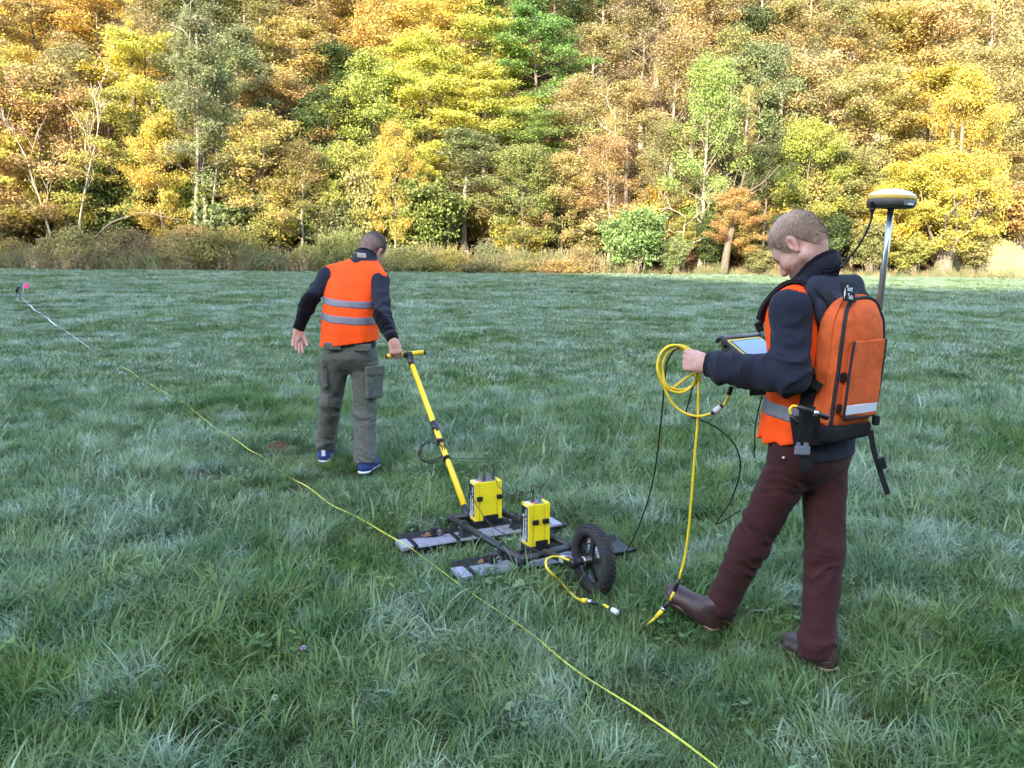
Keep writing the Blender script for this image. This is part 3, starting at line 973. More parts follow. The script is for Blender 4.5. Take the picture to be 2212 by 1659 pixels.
# the leaning orange tree
base = at(1562, 588, 49.6); zt = float(terrain(base[0], 49.6))
root = empty('maple_tree', (base[0], 49.6, zt), 'small orange-leaved tree with a leaning pale trunk at the field edge', 'tree', 'trees of the autumn wood')
mb = MB(); tp_ = smooth_path([V(base[0], 49.6, zt - .1), at(1570, 545, 49.6), at(1580, 500, 49.6), at(1592, 455, 49.6), at(1600, 420, 49.8)], 4)
mb.tube(tp_, np.linspace(.27, .09, len(tp_)), 9, caps=False)
g = np.random.default_rng(3)
for k in range(7):
    i = len(tp_) - 1 - k; limbs(mb, tp_[i], V(g.normal(0, .8), g.normal(0, .4), .8), 1.6, .06, 1, g)
o = mb.build('trunk', BARK, root); o.color = (.15, .125, .095, 1)
(wm, lm), H_, R_ = LIB['maple'][1]
o = bpy.data.objects.new('crown', lm); COL.objects.link(o); o.parent = root; o.color = (*PAL['rust'], 1)
o.location = (.65, 0, .6); o.scale = (.52, .45, .36)
# the pollard
base = at(2035, 597, 50.5); zt = float(terrain(base[0], 50.5))
root = empty('pollard_tree', (base[0], 50.5, zt), 'yellow maple with a stout pollarded trunk near the right edge of the field', 'tree', 'trees of the autumn wood')
mb = MB(); c0 = V(base[0], 50.5, zt)
mb.tube([c0 - UZ * .2, c0 + UZ * .4, c0 + UZ * 1.0 + V(.05, 0, 0), c0 + UZ * 1.5 + V(.08, 0, 0), c0 + UZ * 1.8 + V(.1, 0, 0)], [.72, .52, .50, .66, .40], 12)
for k in range(9):
    a = k * 2.4; limbs(mb, c0 + UZ * 1.5 + V(math.cos(a) * .35, math.sin(a) * .35, 0), V(math.cos(a) * .8, math.sin(a) * .8, .9), 2.6, .10, 1, g)
for px0, px1 in ((2030, 2062), (2058, 2082)):
    mb.tube([at(px0, 550, 50.6), at((px0 + px1) / 2, 440, 50.8), at(px1 - 6, 330, 51), at(px1, 200, 51)], [.20, .17, .13, .05], 8, caps=False)
o = mb.build('trunk', BARK, root); o.color = (.20, .17, .13, 1)
(wm, lm), H_, R_ = LIB['maple'][2]
o = bpy.data.objects.new('crown', lm); COL.objects.link(o); o.parent = root; o.color = (*PAL['yellow'], 1)
o.location = (0, 0, -.6); o.scale = (1.0, .8, .62)
(wm, lm), H_, R_ = LIB['maple'][0]
o = bpy.data.objects.new('upper_crown', lm); COL.objects.link(o); o.parent = root; o.color = (*PAL['gold'], 1)
o.location = (.9, .5, .3); o.scale = (.72, .7, .92)
# three thin pale trunks seen between the crowns
for i_, (x0, y0, x1, y1, Y, w, lab) in enumerate(((420, 495, 424, 40, 51.2, .13, 'tall slim tree with a straight pale trunk left of centre'), (443, 470, 470, 330, 51.6, .10, 'slim tree leaning right beside the straight pale trunk'), (1605, 420, 1616, 200, 56, .12, 'slim pale-trunked tree above the leaning orange tree'), (1325, 520, 1330, 250, 55, .12, 'slim pale-trunked tree above the light green shrub'), (1475, 575, 1478, 470, 50.4, .09, 'young tree with a thin pale trunk right of the light green shrub'), (288, 250, 284, 60, 58., .17, 'dark-trunked tree standing behind the yellow beech at left'))):
    a, b = at(x0, y0, Y), at(x1, y1, Y); zt = float(terrain(a[0], Y)); a[2] = min(a[2], zt - .1) if y0 > 400 else a[2]
    root = empty('slim_tree', (a[0], Y, zt), lab, 'tree', 'slim trees with bare trunks')
    mb = MB(); n = 8; P_ = [a + (b - a) * k / n + V(g.normal(0, .05), 0, 0) for k in range(n + 1)]; P_[0] = V(a[0], Y, zt - .1)
    mb.tube(P_, np.linspace(w, w * .35, n + 1), 8, caps=False)
    for k in range(3, n + 1):
        limbs(mb, P_[k], V(g.normal(0, 1), g.normal(0, .4), .5), 1.3, .03, 1, g)
    o = mb.build('trunk', BARK, root); o.color = (.40, .35, .27, 1) if i_ != 5 else (.10, .085, .07, 1)
    (wm, lm), H_, R_ = LIB['alder'][i_ % 2]
    o = bpy.data.objects.new('crown', lm); COL.objects.link(o); o.parent = root; o.color = (*PAL['greygreen' if i_ < 2 else ('yellowgreen' if i_ == 4 else ('tan' if i_ < 4 else 'yellow'))], 1)
    hh = b[2] - zt; o.location = (0, .3, hh * .25); o.scale = (.42, .42, hh / 13. * .80)

# shrubs along the edge
SHR = [(1370, 520, 'shrub', 'ltgreen', 74, 105, 49.6, 'rounded light green shrub at the foot of the wood right of centre'), (1460, 545, 'shrub', 'ltgreen', 34, 60, 49.8, 'smaller light green shrub beside the rounded one'),
       (1690, 560, 'shrub', 'tan', 30, 40, 50.2, 'straw-coloured shrub left of the backpack person'), (1640, 565, 'shrub', 'olive', 36, 50, 50., 'low olive shrub beside the leaning orange tree'), (1970, 565, 'shrub', 'yellowgreen', 50, 60, 50.5, 'low yellow-green shrub left of the pollard'),
       (2095, 565, 'shrub', 'brown', 50, 70, 51, 'twiggy brown shrub right of the pollard'), (1530, 540, 'shrub', 'dkgreen', 44, 90, 51.5, 'dark green shrub left of the leaning orange tree'), (1880, 555, 'shrub', 'olive', 50, 80, 51, 'olive shrub behind the satellite receiver pole'), (1790, 550, 'shrub', 'dkgreen', 50, 90, 51.5, 'dark green shrub behind the head of the backpack person')]
for px, py, kind, col, rpx, hpx, Y, lab in SHR:
    b = at(px, py, Y); zt = float(terrain(b[0], Y))
    plant('shrub', kind, (b[0], Y, zt - .1), hpx / 1789. * Y * 1.25, rpx / 1789. * Y * 1.1, col, lab, 'shrub', 'shrubs at the wood edge')
bc = ['olive', 'brown', 'greygreen', 'tan', 'olive', 'orangetan', 'olive', 'greygreen', 'tan']
xs = [-30 + 44 * k + TRG.uniform(-16, 16) for k in range(30)]
for n_, px in enumerate(xs):
    Y = 49.0 + TRG.uniform(-.5, 1.8); b = at(px, 575, Y); zt = float(terrain(b[0], Y))
    h = TRG.uniform(28, 88) if px < 820 else TRG.uniform(22, 66)
    col = bc[(n_ * 5 + n_ // 3) % len(bc)]
    plant('bramble_bush', 'bramble', (b[0], Y, zt - .1), h / 1789. * Y, TRG.uniform(30, 66) / 1789. * Y, col, '%s bramble bush, %s from the left along the field edge' % (WORD[col], ORD[n_]), 'bush', 'bramble bushes along the field edge')
# young growth under the front trees
uc = ['olive', 'orangetan', 'tan', 'yellowgreen', 'brown', 'gold', 'greygreen', 'dkgreen', 'olive', 'yellow', 'green']
xs = [-40 + 78 * k + TRG.uniform(-22, 22) for k in range(30)]
for n_, px in enumerate(xs):
    Y = 53.2 + TRG.uniform(-1.6, 2.2); b = at(px, 540, Y); zt = float(terrain(b[0], Y))
    col = uc[(n_ * 7 + n_ // 4) % len(uc)] if px < 1750 else ['gold', 'yellowgreen', 'tan', 'yellow', 'orangetan'][n_ % 5]
    if px < 120: col = 'brown'
    plant('understorey_shrub', 'shrub', (b[0], Y, zt - .1), TRG.uniform(3.2, 6.0), TRG.uniform(1.9, 2.9), col, '%s understorey shrub, %s from the left beneath the front trees' % (WORD[col], ORD[n_]), 'shrub', 'young growth under the front trees')
# ================================================================== meadow grass (nobody could count it): one object, tufts laid out by geometry nodes
def grass_material():
    m = bpy.data.materials.new('meadow_grass'); m.use_nodes = True
    nt = m.node_tree; N = nt.nodes; L = nt.links
    N.clear()
    out = N.new('ShaderNodeOutputMaterial')
    geo = N.new('ShaderNodeNewGeometry')
    at_ = N.new('ShaderNodeAttribute'); at_.attribute_name = 'rnd'
    tip = N.new('ShaderNodeAttribute'); tip.attribute_name = 'tip'
    tr_ = N.new('ShaderNodeAttribute'); tr_.attribute_name = 'trnd'
    def noise(scale, detail=3):
        q = N.new('ShaderNodeTexNoise'); q.inputs['Scale'].default_value = scale; q.inputs['Detail'].default_value = detail; q.inputs['Roughness'].default_value = .6
        L.new(geo.outputs['Position'], q.inputs['Vector']); return q.outputs['Fac']
    def mr(src, a, b, c, d):
        q = N.new('ShaderNodeMapRange'); q.inputs['From Min'].default_value = a; q.inputs['From Max'].default_value = b; q.inputs['To Min'].default_value = c; q.inputs['To Max'].default_value = d
        L.new(src, q.inputs['Value']); return q.outputs[0]
    def math_(op, a, b):
        q = N.new('ShaderNodeMath'); q.operation = op
        for i, s_ in enumerate((a, b)):
            if isinstance(s_, (int, float)): q.inputs[i].default_value = s_
            else: L.new(s_, q.inputs[i])
        return q.outputs[0]
    def mix(f, a, b):
        q = N.new('ShaderNodeMix'); q.data_type = 'RGBA'
        if isinstance(f, (int, float)): q.inputs['Factor'].default_value = f
        else: L.new(f, q.inputs['Factor'])
        for nm, s_ in (('A', a), ('B', b)):
            if isinstance(s_, tuple): q.inputs[nm].default_value = (*s_, 1)
            else: L.new(s_, q.inputs[nm])
        return q.outputs['Result']
    g1 = mix(mr(noise(2.2), .35, .65, 0, 1), (.036, .115, .018), (.150, .235, .036))
    g1 = mix(mr(tr_.outputs['Fac'], 0, 1, 0, .45), g1, (.070, .145, .035))
    dry = mr(at_.outputs['Fac'], .972, .99, 0, .6)
    g1 = mix(dry, g1, (.30, .22, .10))
    # dew and hoar frost sit on the upper part of the blades, in patches
    pf = math_('ADD', mr(noise(.55, 4), .38, .66, .06, .62), mr(noise(3.0, 3), .52, .64, 0, .60))
    pf = math_('MULTIPLY', pf, mr(tip.outputs['Fac'], .05, .75, .12, 1))
    pf = math_('MULTIPLY', pf, mr(tr_.outputs['Fac'], 0, 1, .45, 1.1))
    sx = N.new('ShaderNodeSeparateXYZ'); L.new(geo.outputs['Position'], sx.inputs[0])
    pf = math_('MULTIPLY', pf, mr(sx.outputs['Y'], 2.5, 22, .72, 1.60))
    pf = math_('MINIMUM', pf, .85)
    col = mix(pf, g1, (.42, .52, .43))
    vv = N.new('ShaderNodeHueSaturation'); L.new(col, vv.inputs['Color']); L.new(mr(at_.outputs['Fac'], 0, 1, .72, 1.28), vv.inputs['Value'])
    d = N.new('ShaderNodeBsdfPrincipled'); d.inputs['Roughness'].default_value = .48; d.inputs['Specular IOR Level'].default_value = .18
    t = N.new('ShaderNodeBsdfTranslucent')
    L.new(vv.outputs[0], d.inputs['Base Color']); L.new(vv.outputs[0], t.inputs['Color'])
    mx = N.new('ShaderNodeMixShader'); mx.inputs[0].default_value = .25
    L.new(d.outputs[0], mx.inputs[1]); L.new(t.outputs[0], mx.inputs[2]); L.new(mx.outputs[0], out.inputs['Surface'])
    return m
GRASS = grass_material()

def tuft_mesh(seed, n, rad, hmin, hmax, w, segs=4, lean=None):
    g = np.random.default_rng(seed)
    a = g.uniform(0, 2 * np.pi, n); r = rad * np.sqrt(g.uniform(0, 1, n))
    base = np.stack([r * np.cos(a), r * np.sin(a), np.full(n, -.01)], 1)
    h = g.uniform(hmin, hmax, n) * (1 - .25 * (r / rad))
    az = g.uniform(0, 2 * np.pi, n) * .65 + a * .35
    if lean is not None: az = lean + g.normal(0, .7, n)
    bend = g.uniform(.5, 2.4, n)                   # total bend from upright
    t0 = g.uniform(.02, .45, n)
    out = np.stack([np.cos(az), np.sin(az), np.zeros(n)], 1); side = np.stack([-np.sin(az), np.cos(az), np.zeros(n)], 1)
    tw = g.normal(0, .5, n)[:, None]
    side = side * np.cos(tw) + out * np.sin(tw) * .6
    V_ = []; tipv = []
    p = base.copy()
    ww = w * g.uniform(.6, 1.35, n)[:, None]
    for k in range(segs + 1):
        t = k / segs
        wid = ww * np.maximum((1 - t ** 2.2) * (.75 + .6 * t * (1 - t) * 2), .06)
        V_ += [p - side * wid * .5, p + side * wid * .5]; tipv += [np.full(n, t)] * 2
        ang = t0 + bend * t
        p = p + (out * np.sin(ang)[:, None] + np.array([0, 0, 1.]) * np.cos(ang)[:, None]) * (h / segs)[:, None]
    m = 2 * segs + 2
    Vv = np.stack(V_, 1).reshape(-1, 3); tv = np.stack(tipv, 1).ravel()
    o = (np.arange(n) * m)[:, None]
    quads_ = np.vstack([np.hstack([o + 2 * k, o + 2 * k + 1, o + 2 * k + 3, o + 2 * k + 2]) for k in range(segs)])
    return Vv, quads_, np.repeat(g.uniform(0, 1, n), m), tv

def grass_mesh(parts, name):
    """parts: list of (verts, quads, rnd, tip, tuft tone)"""
    n = 0; F_ = []
    for v, f, r, t, tone in parts:
        F_.append(f + n); n += len(v)
    return mesh_from(np.vstack([q[0] for q in parts]), np.vstack(F_), GRASS, attrs={'rnd': np.concatenate([q[2] for q in parts]), 'tip': np.concatenate([q[3] for q in parts]), 'trnd': np.concatenate([np.full(len(q[0]), q[4]) for q in parts])}, name=name)

def herb_mesh(seed):
    """small plant with lobed leaves (buttercup, clover)"""
    g = np.random.default_rng(seed); vs = []; fs = []; tp_ = []; rn = []
    for k in range(9):
        a = g.uniform(0, 6.28); el = g.uniform(.5, 1.2); ln = g.uniform(.05, .11)
        d = V(math.cos(a) * math.cos(el), math.sin(a) * math.cos(el), math.sin(el)); tipp = d * ln
        sd = unit(np.cross(d, UZ)); rv = g.uniform(0, .9)
        o = len(vs); vs += [-sd * .0012, sd * .0012, tipp + sd * .0009, tipp - sd * .0009]; fs.append((o, o + 1, o + 2, o + 3)); tp_ += [0, 0, .2, .2]; rn += [rv] * 4
        nrm = unit(UZ + d * .5 + g.normal(0, .25, 3)); fx_ = unit(d - nrm * (d @ nrm)); fy_ = np.cross(nrm, fx_); s_ = g.uniform(.011, .019)
        for q in (-1.15, 0, 1.15):
            c, s2 = math.cos(q), math.sin(q); e = fx_ * c + fy_ * s2; n2 = np.cross(nrm, e)
            o = len(vs)
            vs += [tipp, tipp + e * s_ * .55 + n2 * s_ * .38, tipp + e * s_ * 1.0 + n2 * s_ * .22 - nrm * s_ * .12, tipp + e * s_ * .85, tipp + e * s_ * 1.0 - n2 * s_ * .22 - nrm * s_ * .12, tipp + e * s_ * .55 - n2 * s_ * .38]
            fs += [(o, o + 1, o + 2, o + 3), (o, o + 3, o + 4, o + 5)]; tp_ += [.35] * 6; rn += [rv] * 6
    return np.array(vs), np.array(fs), np.array(rn), np.array(tp_)

tuft_col = bpy.data.collections.new('tuft_sources')          # not linked to the scene: only drawn through the grass object
g = np.random.default_rng(77)
NEAR_A = [tuft_mesh(200 + i, 46, .10, .06, .17, .0042) for i in range(7)] + [tuft_mesh(230 + i, 36, .08, .10, .21, .0055, lean=i * 2.1) for i in range(3)] + [tuft_mesh(240 + i, 18, .09, .12, .23, .0080) for i in range(2)]
HERB_A = [herb_mesh(260 + i) for i in range(3)]
FAR_A = [tuft_mesh(300 + i, 60, .22, .05, .13, .010, segs=3) for i in range(5)]
def moved(a, x, y, sc, rz, tx=0., ty=0.):
    c, s_ = math.cos(rz), math.sin(rz)
    v = a[0] * sc
    v = np.stack([v[:, 0] * c - v[:, 1] * s_ + x + v[:, 2] * tx, v[:, 0] * s_ + v[:, 1] * c + y + v[:, 2] * ty, v[:, 2]], 1)
    return v, a[1], a[2], a[3], g.uniform()
def patch(size, n, lib, smin, smax, extra=None, nx_=0):
    out = []
    for k in range(n):
        x, y = g.uniform(-size / 2, size / 2, 2)
        hgt = 1 + .35 * vnoise(np.array([[x * 4 + n, y * 4, size]]), 3)[0]
        out.append(moved(lib[g.integers(len(lib))], x, y, g.uniform(smin, smax) * hgt, g.uniform(0, 6.28), g.normal(0, .15), g.normal(0, .15)))
    for k in range(nx_):
        x, y = g.uniform(-size / 2, size / 2, 2)
        out.append(moved(extra[g.integers(len(extra))], x, y, g.uniform(.7, 1.3), g.uniform(0, 6.28)))
    return out
idx = 0
def src(me):
    global idx
    o = bpy.data.objects.new('tuft_%02d' % idx, me); tuft_col.objects.link(o); idx += 1
    return idx - 1
T1 = [src(grass_mesh([moved(a, 0, 0, 1, 0)], 'tuft')) for a in NEAR_A + NEAR_A[:6] + HERB_A[:1]]
S_N, S_M, S_F = .55, 1.2, 2.6
P_N = [src(grass_mesh(patch(S_N, 76, NEAR_A, .7, 1.2, HERB_A, 5 if i % 2 else 1), 'near_patch')) for i in range(6)]
P_N2 = [src(grass_mesh(patch(S_N, 52, NEAR_A, .75, 1.25, HERB_A, 1), 'near_patch')) for i in range(5)]
P_M = [src(grass_mesh(patch(S_M, 66, FAR_A, .75, 1.25), 'mid_patch')) for i in range(5)]
P_F = [src(grass_mesh(patch(S_F, 110, FAR_A, .9, 1.6), 'far_patch')) for i in range(5)]
sa, sb = np.array([.905, .425]), np.array([-.425, .905])
ZONES = [((.382, 3.725), .10), ((1.14, 3.04), .13), ((-1.08, 5.86), .14), ((-1.43, 6.2), .12), ((.80, 3.33), .09)]
BARE = [((-1.81, 6.42), .34), ((-1.84, 6.72), .28), ((-2.16, 5.72), .26), ((-.62, 5.55), .35), ((-1.1, 4.9), .25), ((-1.25, 5.75), .45)]
def special(q):
    """is anything lying in the grass near these points, so that tufts must be set one by one?"""
    d = np.min([np.linalg.norm(q - np.asarray(TAPE_LINE[i])[:2] - np.clip(((q - np.asarray(TAPE_LINE[i])[:2]) @ (np.asarray(TAPE_LINE[i + 1])[:2] - np.asarray(TAPE_LINE[i])[:2])) / np.sum((np.asarray(TAPE_LINE[i + 1])[:2] - np.asarray(TAPE_LINE[i])[:2]) ** 2), 0, 1)[:, None] * (np.asarray(TAPE_LINE[i + 1])[:2] - np.asarray(TAPE_LINE[i])[:2]), axis=1) for i in range(len(TAPE_LINE) - 1)], 0)
    m = d < .42
    for c in ((.18, 4.06), (-.15, 4.46)):
        r = q - np.array(c); m |= (np.abs(r @ sa) < .95) & (np.abs(r @ sb) < .55)
    for c, r in ZONES + BARE: m |= np.linalg.norm(q - np.array(c), axis=1) < r + .42
    return m
PTS, KDS, SCS = [], [], []
def lattice(y0, y1, st, jit=.18):
    y = y0
    while y < y1:
        hw = .66 * (y + st) + .9
        n = int(2 * hw / st) + 1
        px = -hw + st * (np.arange(n) + .5) + g.uniform(-jit, jit, n) * st; py = y + st * .5 + g.uniform(-jit, jit, n) * st
        yield np.stack([px, py], 1)
        y += st
for q in lattice(1.6, 9.2, S_N * .86):
    sp_ = special(q)
    k = np.where(q[:, 1] < 4.6, g.choice(P_N, len(q)), g.choice(P_N2, len(q)))
    PTS.append(q[~sp_]); KDS.append(k[~sp_]); SCS.append(np.where(sp_, 0, g.uniform(.92, 1.12, len(q)))[~sp_])
    for c in q[sp_]:
        nn = 84 if c[1] < 4.6 else 56
        t = c + g.uniform(-.5, .5, (nn, 2)) * S_N * .92
        PTS.append(t); KDS.append(g.choice(T1, nn)); SCS.append(g.uniform(.7, 1.2, nn))
for q in lattice(8.9, 23., S_M * .80):
    PTS.append(q); KDS.append(g.choice(P_M, len(q))); SCS.append(g.uniform(.9, 1.15, len(q)))
for q in lattice(22., 51.5, S_F * .78):
    PTS.append(q); KDS.append(g.choice(P_F, len(q))); SCS.append(g.uniform(.9, 1.15, len(q)))
PT = np.vstack(PTS); KD = np.concatenate(KDS); SCL = np.concatenate(SCS)
ISP = (KD >= P_N[0])
ok = PT[:, 1] < edge_y(PT[:, 0]) - .2
# tall and short patches
p3 = np.stack([PT[:, 0], PT[:, 1], 0 * PT[:, 0]], 1)
SCL = SCL * np.where(ISP, 1 + .16 * vnoise(p3 * .9, 21), 1 + .38 * vnoise(p3 * 1.9, 21) + .16 * vnoise(p3 * .9, 22))
def dist_seg(a, b):
    a = np.asarray(a)[:2]; b = np.asarray(b)[:2]; ab = b - a
    t = np.clip(((PT - a) @ ab) / (ab @ ab), 0, 1)
    return np.linalg.norm(PT - a - t[:, None] * ab, axis=1)
# pressed flat under the skids, the wheel and the boots, shorter beside the tape
for c in ((.18, 4.06), (-.15, 4.46)):
    q = PT - np.array(c); u, w_ = q @ sa, q @ sb
    ins = (np.abs(u) < .53) & (np.abs(w_) < .125)
    ok &= ~ins
    near_ = (np.abs(u) < .60) & (np.abs(w_) < .20) & ~ins
    SCL = np.where(near_, SCL * .82, SCL)
for c, r in ZONES:
    dd = np.linalg.norm(PT - np.array(c), axis=1); SCL = np.where(dd < r, SCL * .72, SCL)
dt = np.min([dist_seg(TAPE_LINE[i], TAPE_LINE[i + 1]) for i in range(len(TAPE_LINE) - 1)], 0)
SCL = np.where((dt < .05) & ~ISP, SCL * .74, np.where((dt < .5) & (PT[:, 1] >= 9), SCL * .62, SCL))
# walked-on, thin spots
for c, r in BARE:
    dd = np.linalg.norm((PT - np.array(c)) * np.array([1, 1.6]), axis=1)
    SCL = np.where(dd < r, SCL * (.45 + .5 * dd / r), SCL); ok &= ~((dd < r * .7) & (g.uniform(size=len(PT)) < .55))
ok &= SCL > .12
PT, KD, SCL, ISP = PT[ok], KD[ok], SCL[ok], ISP[ok]
zz_ = terrain(PT[:, 0], PT[:, 1]) + vnoise(np.stack([PT[:, 0] * .35, PT[:, 1] * .35, 0 * PT[:, 0]], -1), 1) * .03 * (PT[:, 1] < 50) * (PT[:, 1] > 8)
gm = bpy.data.meshes.new('grass_points')
gm.vertices.add(len(PT)); gm.vertices.foreach_set('co', np.stack([PT[:, 0], PT[:, 1], zz_], 1).astype(np.float32).ravel())
a_ = gm.attributes.new('kind_id', 'INT', 'POINT'); a_.data.foreach_set('value', KD.astype(np.int32))
a_ = gm.attributes.new('size', 'FLOAT', 'POINT'); a_.data.foreach_set('value', SCL.astype(np.float32))
tilt_ = np.where(ISP, .0, .10)
rot = np.stack([g.normal(0, 1, len(PT)) * tilt_, g.normal(0, 1, len(PT)) * tilt_, np.where(ISP, g.integers(0, 4, len(PT)) * math.pi / 2 + g.normal(0, .12, len(PT)), g.uniform(0, 6.283, len(PT)))], 1)
a_ = gm.attributes.new('turn', 'FLOAT_VECTOR', 'POINT'); a_.data.foreach_set('vector', rot.astype(np.float32).ravel())
grass = put('grass', gm); tag(grass, 'frosty green meadow grass covering the field', 'grass', kind='stuff')
gm.materials.append(GRASS)

def scatter_group(name, coll):
    ng = bpy.data.node_groups.new(name, 'GeometryNodeTree')
    ng.interface.new_socket('Geometry', in_out='INPUT', socket_type='NodeSocketGeometry'); ng.interface.new_socket('Geometry', in_out='OUTPUT', socket_type='NodeSocketGeometry')
    N = ng.nodes; L = ng.links
    gi = N.new('NodeGroupInput'); go = N.new('NodeGroupOutput'); ip = N.new('GeometryNodeInstanceOnPoints'); ci = N.new('GeometryNodeCollectionInfo')
    ci.inputs['Collection'].default_value = coll; ci.inputs['Separate Children'].default_value = True; ci.inputs['Reset Children'].default_value = True
    ip.inputs['Pick Instance'].default_value = True
    def named(nm, ty):
        q = N.new('GeometryNodeInputNamedAttribute'); q.data_type = ty; q.inputs['Name'].default_value = nm
        return [o for o in q.outputs if o.enabled and o.name == 'Attribute'][0]
    L.new(gi.outputs[0], ip.inputs['Points']); L.new(ci.outputs[0], ip.inputs['Instance'])
    L.new(named('kind_id', 'INT'), ip.inputs['Instance Index'])
    L.new(named('turn', 'FLOAT_VECTOR'), ip.inputs['Rotation'])
    cx_ = N.new('ShaderNodeCombineXYZ'); sz_ = named('size', 'FLOAT')
    for k in range(3): L.new(sz_, cx_.inputs[k])
    L.new(cx_.outputs[0], ip.inputs['Scale']); L.new(ip.outputs[0], go.inputs[0])
    return ng
md = grass.modifiers.new('tufts', 'NODES'); md.node_group = scatter_group('tuft_scatter', tuft_col)

# ================================================================== tall dry weeds along the edge of the wood
def weed_material():
    m = foliage_material('dry_weeds', .2)
    N = m.node_tree.nodes; L = m.node_tree.links
    oi = [n for n in N if n.type == 'OBJECT_INFO'][0]
    tgt = oi.outputs['Color'].links[0].to_socket
    rp = N.new('ShaderNodeValToRGB'); e = rp.color_ramp.elements
    e[0].position = 0; e[0].color = (.26, .25, .11, 1); e[1].position = 1; e[1].color = (.46, .35, .20, 1)
    q = rp.color_ramp.elements.new(.45); q.color = (.22, .25, .12, 1); q = rp.color_ramp.elements.new(.75); q.color = (.40, .26, .14, 1)
    L.new(oi.outputs['Random'], rp.inputs[0]); L.new(rp.outputs[0], tgt)
    return m
WEED = weed_material()
def weed_mesh(seed, n, rad, hmin, hmax):
    g = np.random.default_rng(seed); mb = MB(); rn = []
    vs, fs = [], []
    for k in range(n):
        a = g.uniform(0, 6.28); r = rad * math.sqrt(g.uniform()); p = V(r * math.cos(a), r * math.sin(a), -.03); h = g.uniform(hmin, hmax)
        d = unit(V(g.normal(0, .16), g.normal(0, .16), 1)); rv = g.uniform()
        sd = unit(V(math.cos(a + 1), math.sin(a + 1), 0)); o = len(vs); w = .009
        top_ = p + d * h + V(d[0], d[1], 0) * h * .5
        mid = p + d * h * .55
        vs += [p - sd * w, p + sd * w, mid + sd * w * .7, mid - sd * w * .7, top_ + sd * w * .4, top_ - sd * w * .4]; fs += [(o, o + 1, o + 2, o + 3), (o + 3, o + 2, o + 4, o + 5)]; rn += [rv] * 6
        for j in range(9):
            t = g.uniform(.15, 1.0); c = p + (mid - p) * t / .55 if t < .55 else mid + (top_ - mid) * (t - .55) / .45
            e = unit(g.normal(0, 1, 3) * V(1, 1, .6) + UZ * .2); n2 = unit(np.cross(e, g.normal(0, 1, 3))); s_ = g.uniform(.05, .13) * (1.15 - .6 * t)
            o = len(vs); vs += [c, c + e * s_ * .5 + n2 * s_ * .25, c + e * s_, c + e * s_ * .5 - n2 * s_ * .25]; fs.append((o, o + 1, o + 2, o + 3)); rn += [g.uniform()] * 4
    me = mesh_from(vs, fs, WEED, smooth=False, attrs={'rnd': np.array(rn), 'clump': np.array(rn) * .6 + .2}, name='weed')
    return me
weed_col = bpy.data.collections.new('weed_sources')
for i in range(5):
    o = bpy.data.objects.new('weed_%02d' % i, weed_mesh(400 + i, 26, .45, .35, 1.25)); weed_col.objects.link(o)
wx_ = g.uniform(-46, 46, 1500); wy_ = edge_y(wx_) + g.normal(-.35, .75, 1500)
tall = np.interp(wx_, [-40, -8, 4, 10, 45], [1.25, 1.25, .9, .55, .5]) * (1 + .45 * vnoise(np.stack([wx_ * .5, wy_ * .5, 0 * wx_], 1), 31)) * g.uniform(.6, 1.25, 1500)
wm_ = bpy.data.meshes.new('weed_points'); wm_.vertices.add(1500)
wm_.vertices.foreach_set('co', np.stack([wx_, wy_, terrain(wx_, wy_)], 1).astype(np.float32).ravel())
a_ = wm_.attributes.new('kind_id', 'INT', 'POINT'); a_.data.foreach_set('value', g.integers(0, 5, 1500).astype(np.int32))
a_ = wm_.attributes.new('size', 'FLOAT', 'POINT'); a_.data.foreach_set('value', tall.astype(np.float32))
rot = np.stack([g.normal(0, .08, 1500), g.normal(0, .08, 1500), g.uniform(0, 6.283, 1500)], 1)
a_ = wm_.attributes.new('turn', 'FLOAT_VECTOR', 'POINT'); a_.data.foreach_set('vector', rot.astype(np.float32).ravel())
weeds = put('weeds', wm_); tag(weeds, 'band of tall dry weeds where the meadow meets the wood', 'weeds', kind='stuff')
wm_.materials.append(WEED)
md = weeds.modifiers.new('weeds', 'NODES'); md.node_group = scatter_group('weed_scatter', weed_col)
# ================================================================== materials of the two people
SKIN = material('skin', (.5, .3, .24), rough=.5, spec=.35, vary=.10, vscale=60, bump=.12, bscale=500, attr='tone')
HAIR = material('cropped_hair', (.2, .14, .1), rough=.8, spec=.2, vary=.35, vscale=320, bump=.7, bscale=900, attr='tone', stretch=(1, 1, .35))
FLEECE = material('fleece', (.05, .06, .09), rough=.95, spec=.1, vary=.22, vscale=160, bump=.5, bscale=420, attr='tone', sheen=.05, fold=.5)
HIVIS = material('orange_safety_fabric', (.95, .088, .008), rough=.7, spec=.2, vary=.08, vscale=18, bump=.15, bscale=700, fold=.45)
REFLECT = material('grey_reflective_tape', (.17, .175, .215), rough=.5, metal=.1, vary=.08, vscale=40, bump=.1, bscale=900)
DENIM = material('maroon_trouser_cloth', (.046, .016, .017), rough=.9, spec=.1, vary=.14, vscale=30, bump=.2, bscale=500, sheen=.04, fold=.35)
CARGO = material('grey_green_trouser_cloth', (.105, .112, .100), rough=.9, spec=.1, vary=.22, vscale=50, bump=.4, bscale=500, sheen=.03, fold=.7)
LEATHER = material('brown_boot_leather', (.040, .020, .019), rough=.42, spec=.5, vary=.25, vscale=60, bump=.2, bscale=300)
WELT = material('tan_welt', (.34, .21, .12), rough=.7, vary=.15, vscale=90)
SOLE = material('dark_rubber_sole', (.025, .018, .016), rough=.7, vary=.2, vscale=60)
BLUE_MESH = material('blue_trainer_mesh', (.012, .035, .17), rough=.75, vary=.25, vscale=150, bump=.4, bscale=500)
WHITE_RUB = material('white_rubber', (.62, .64, .66), rough=.6, vary=.12, vscale=60)
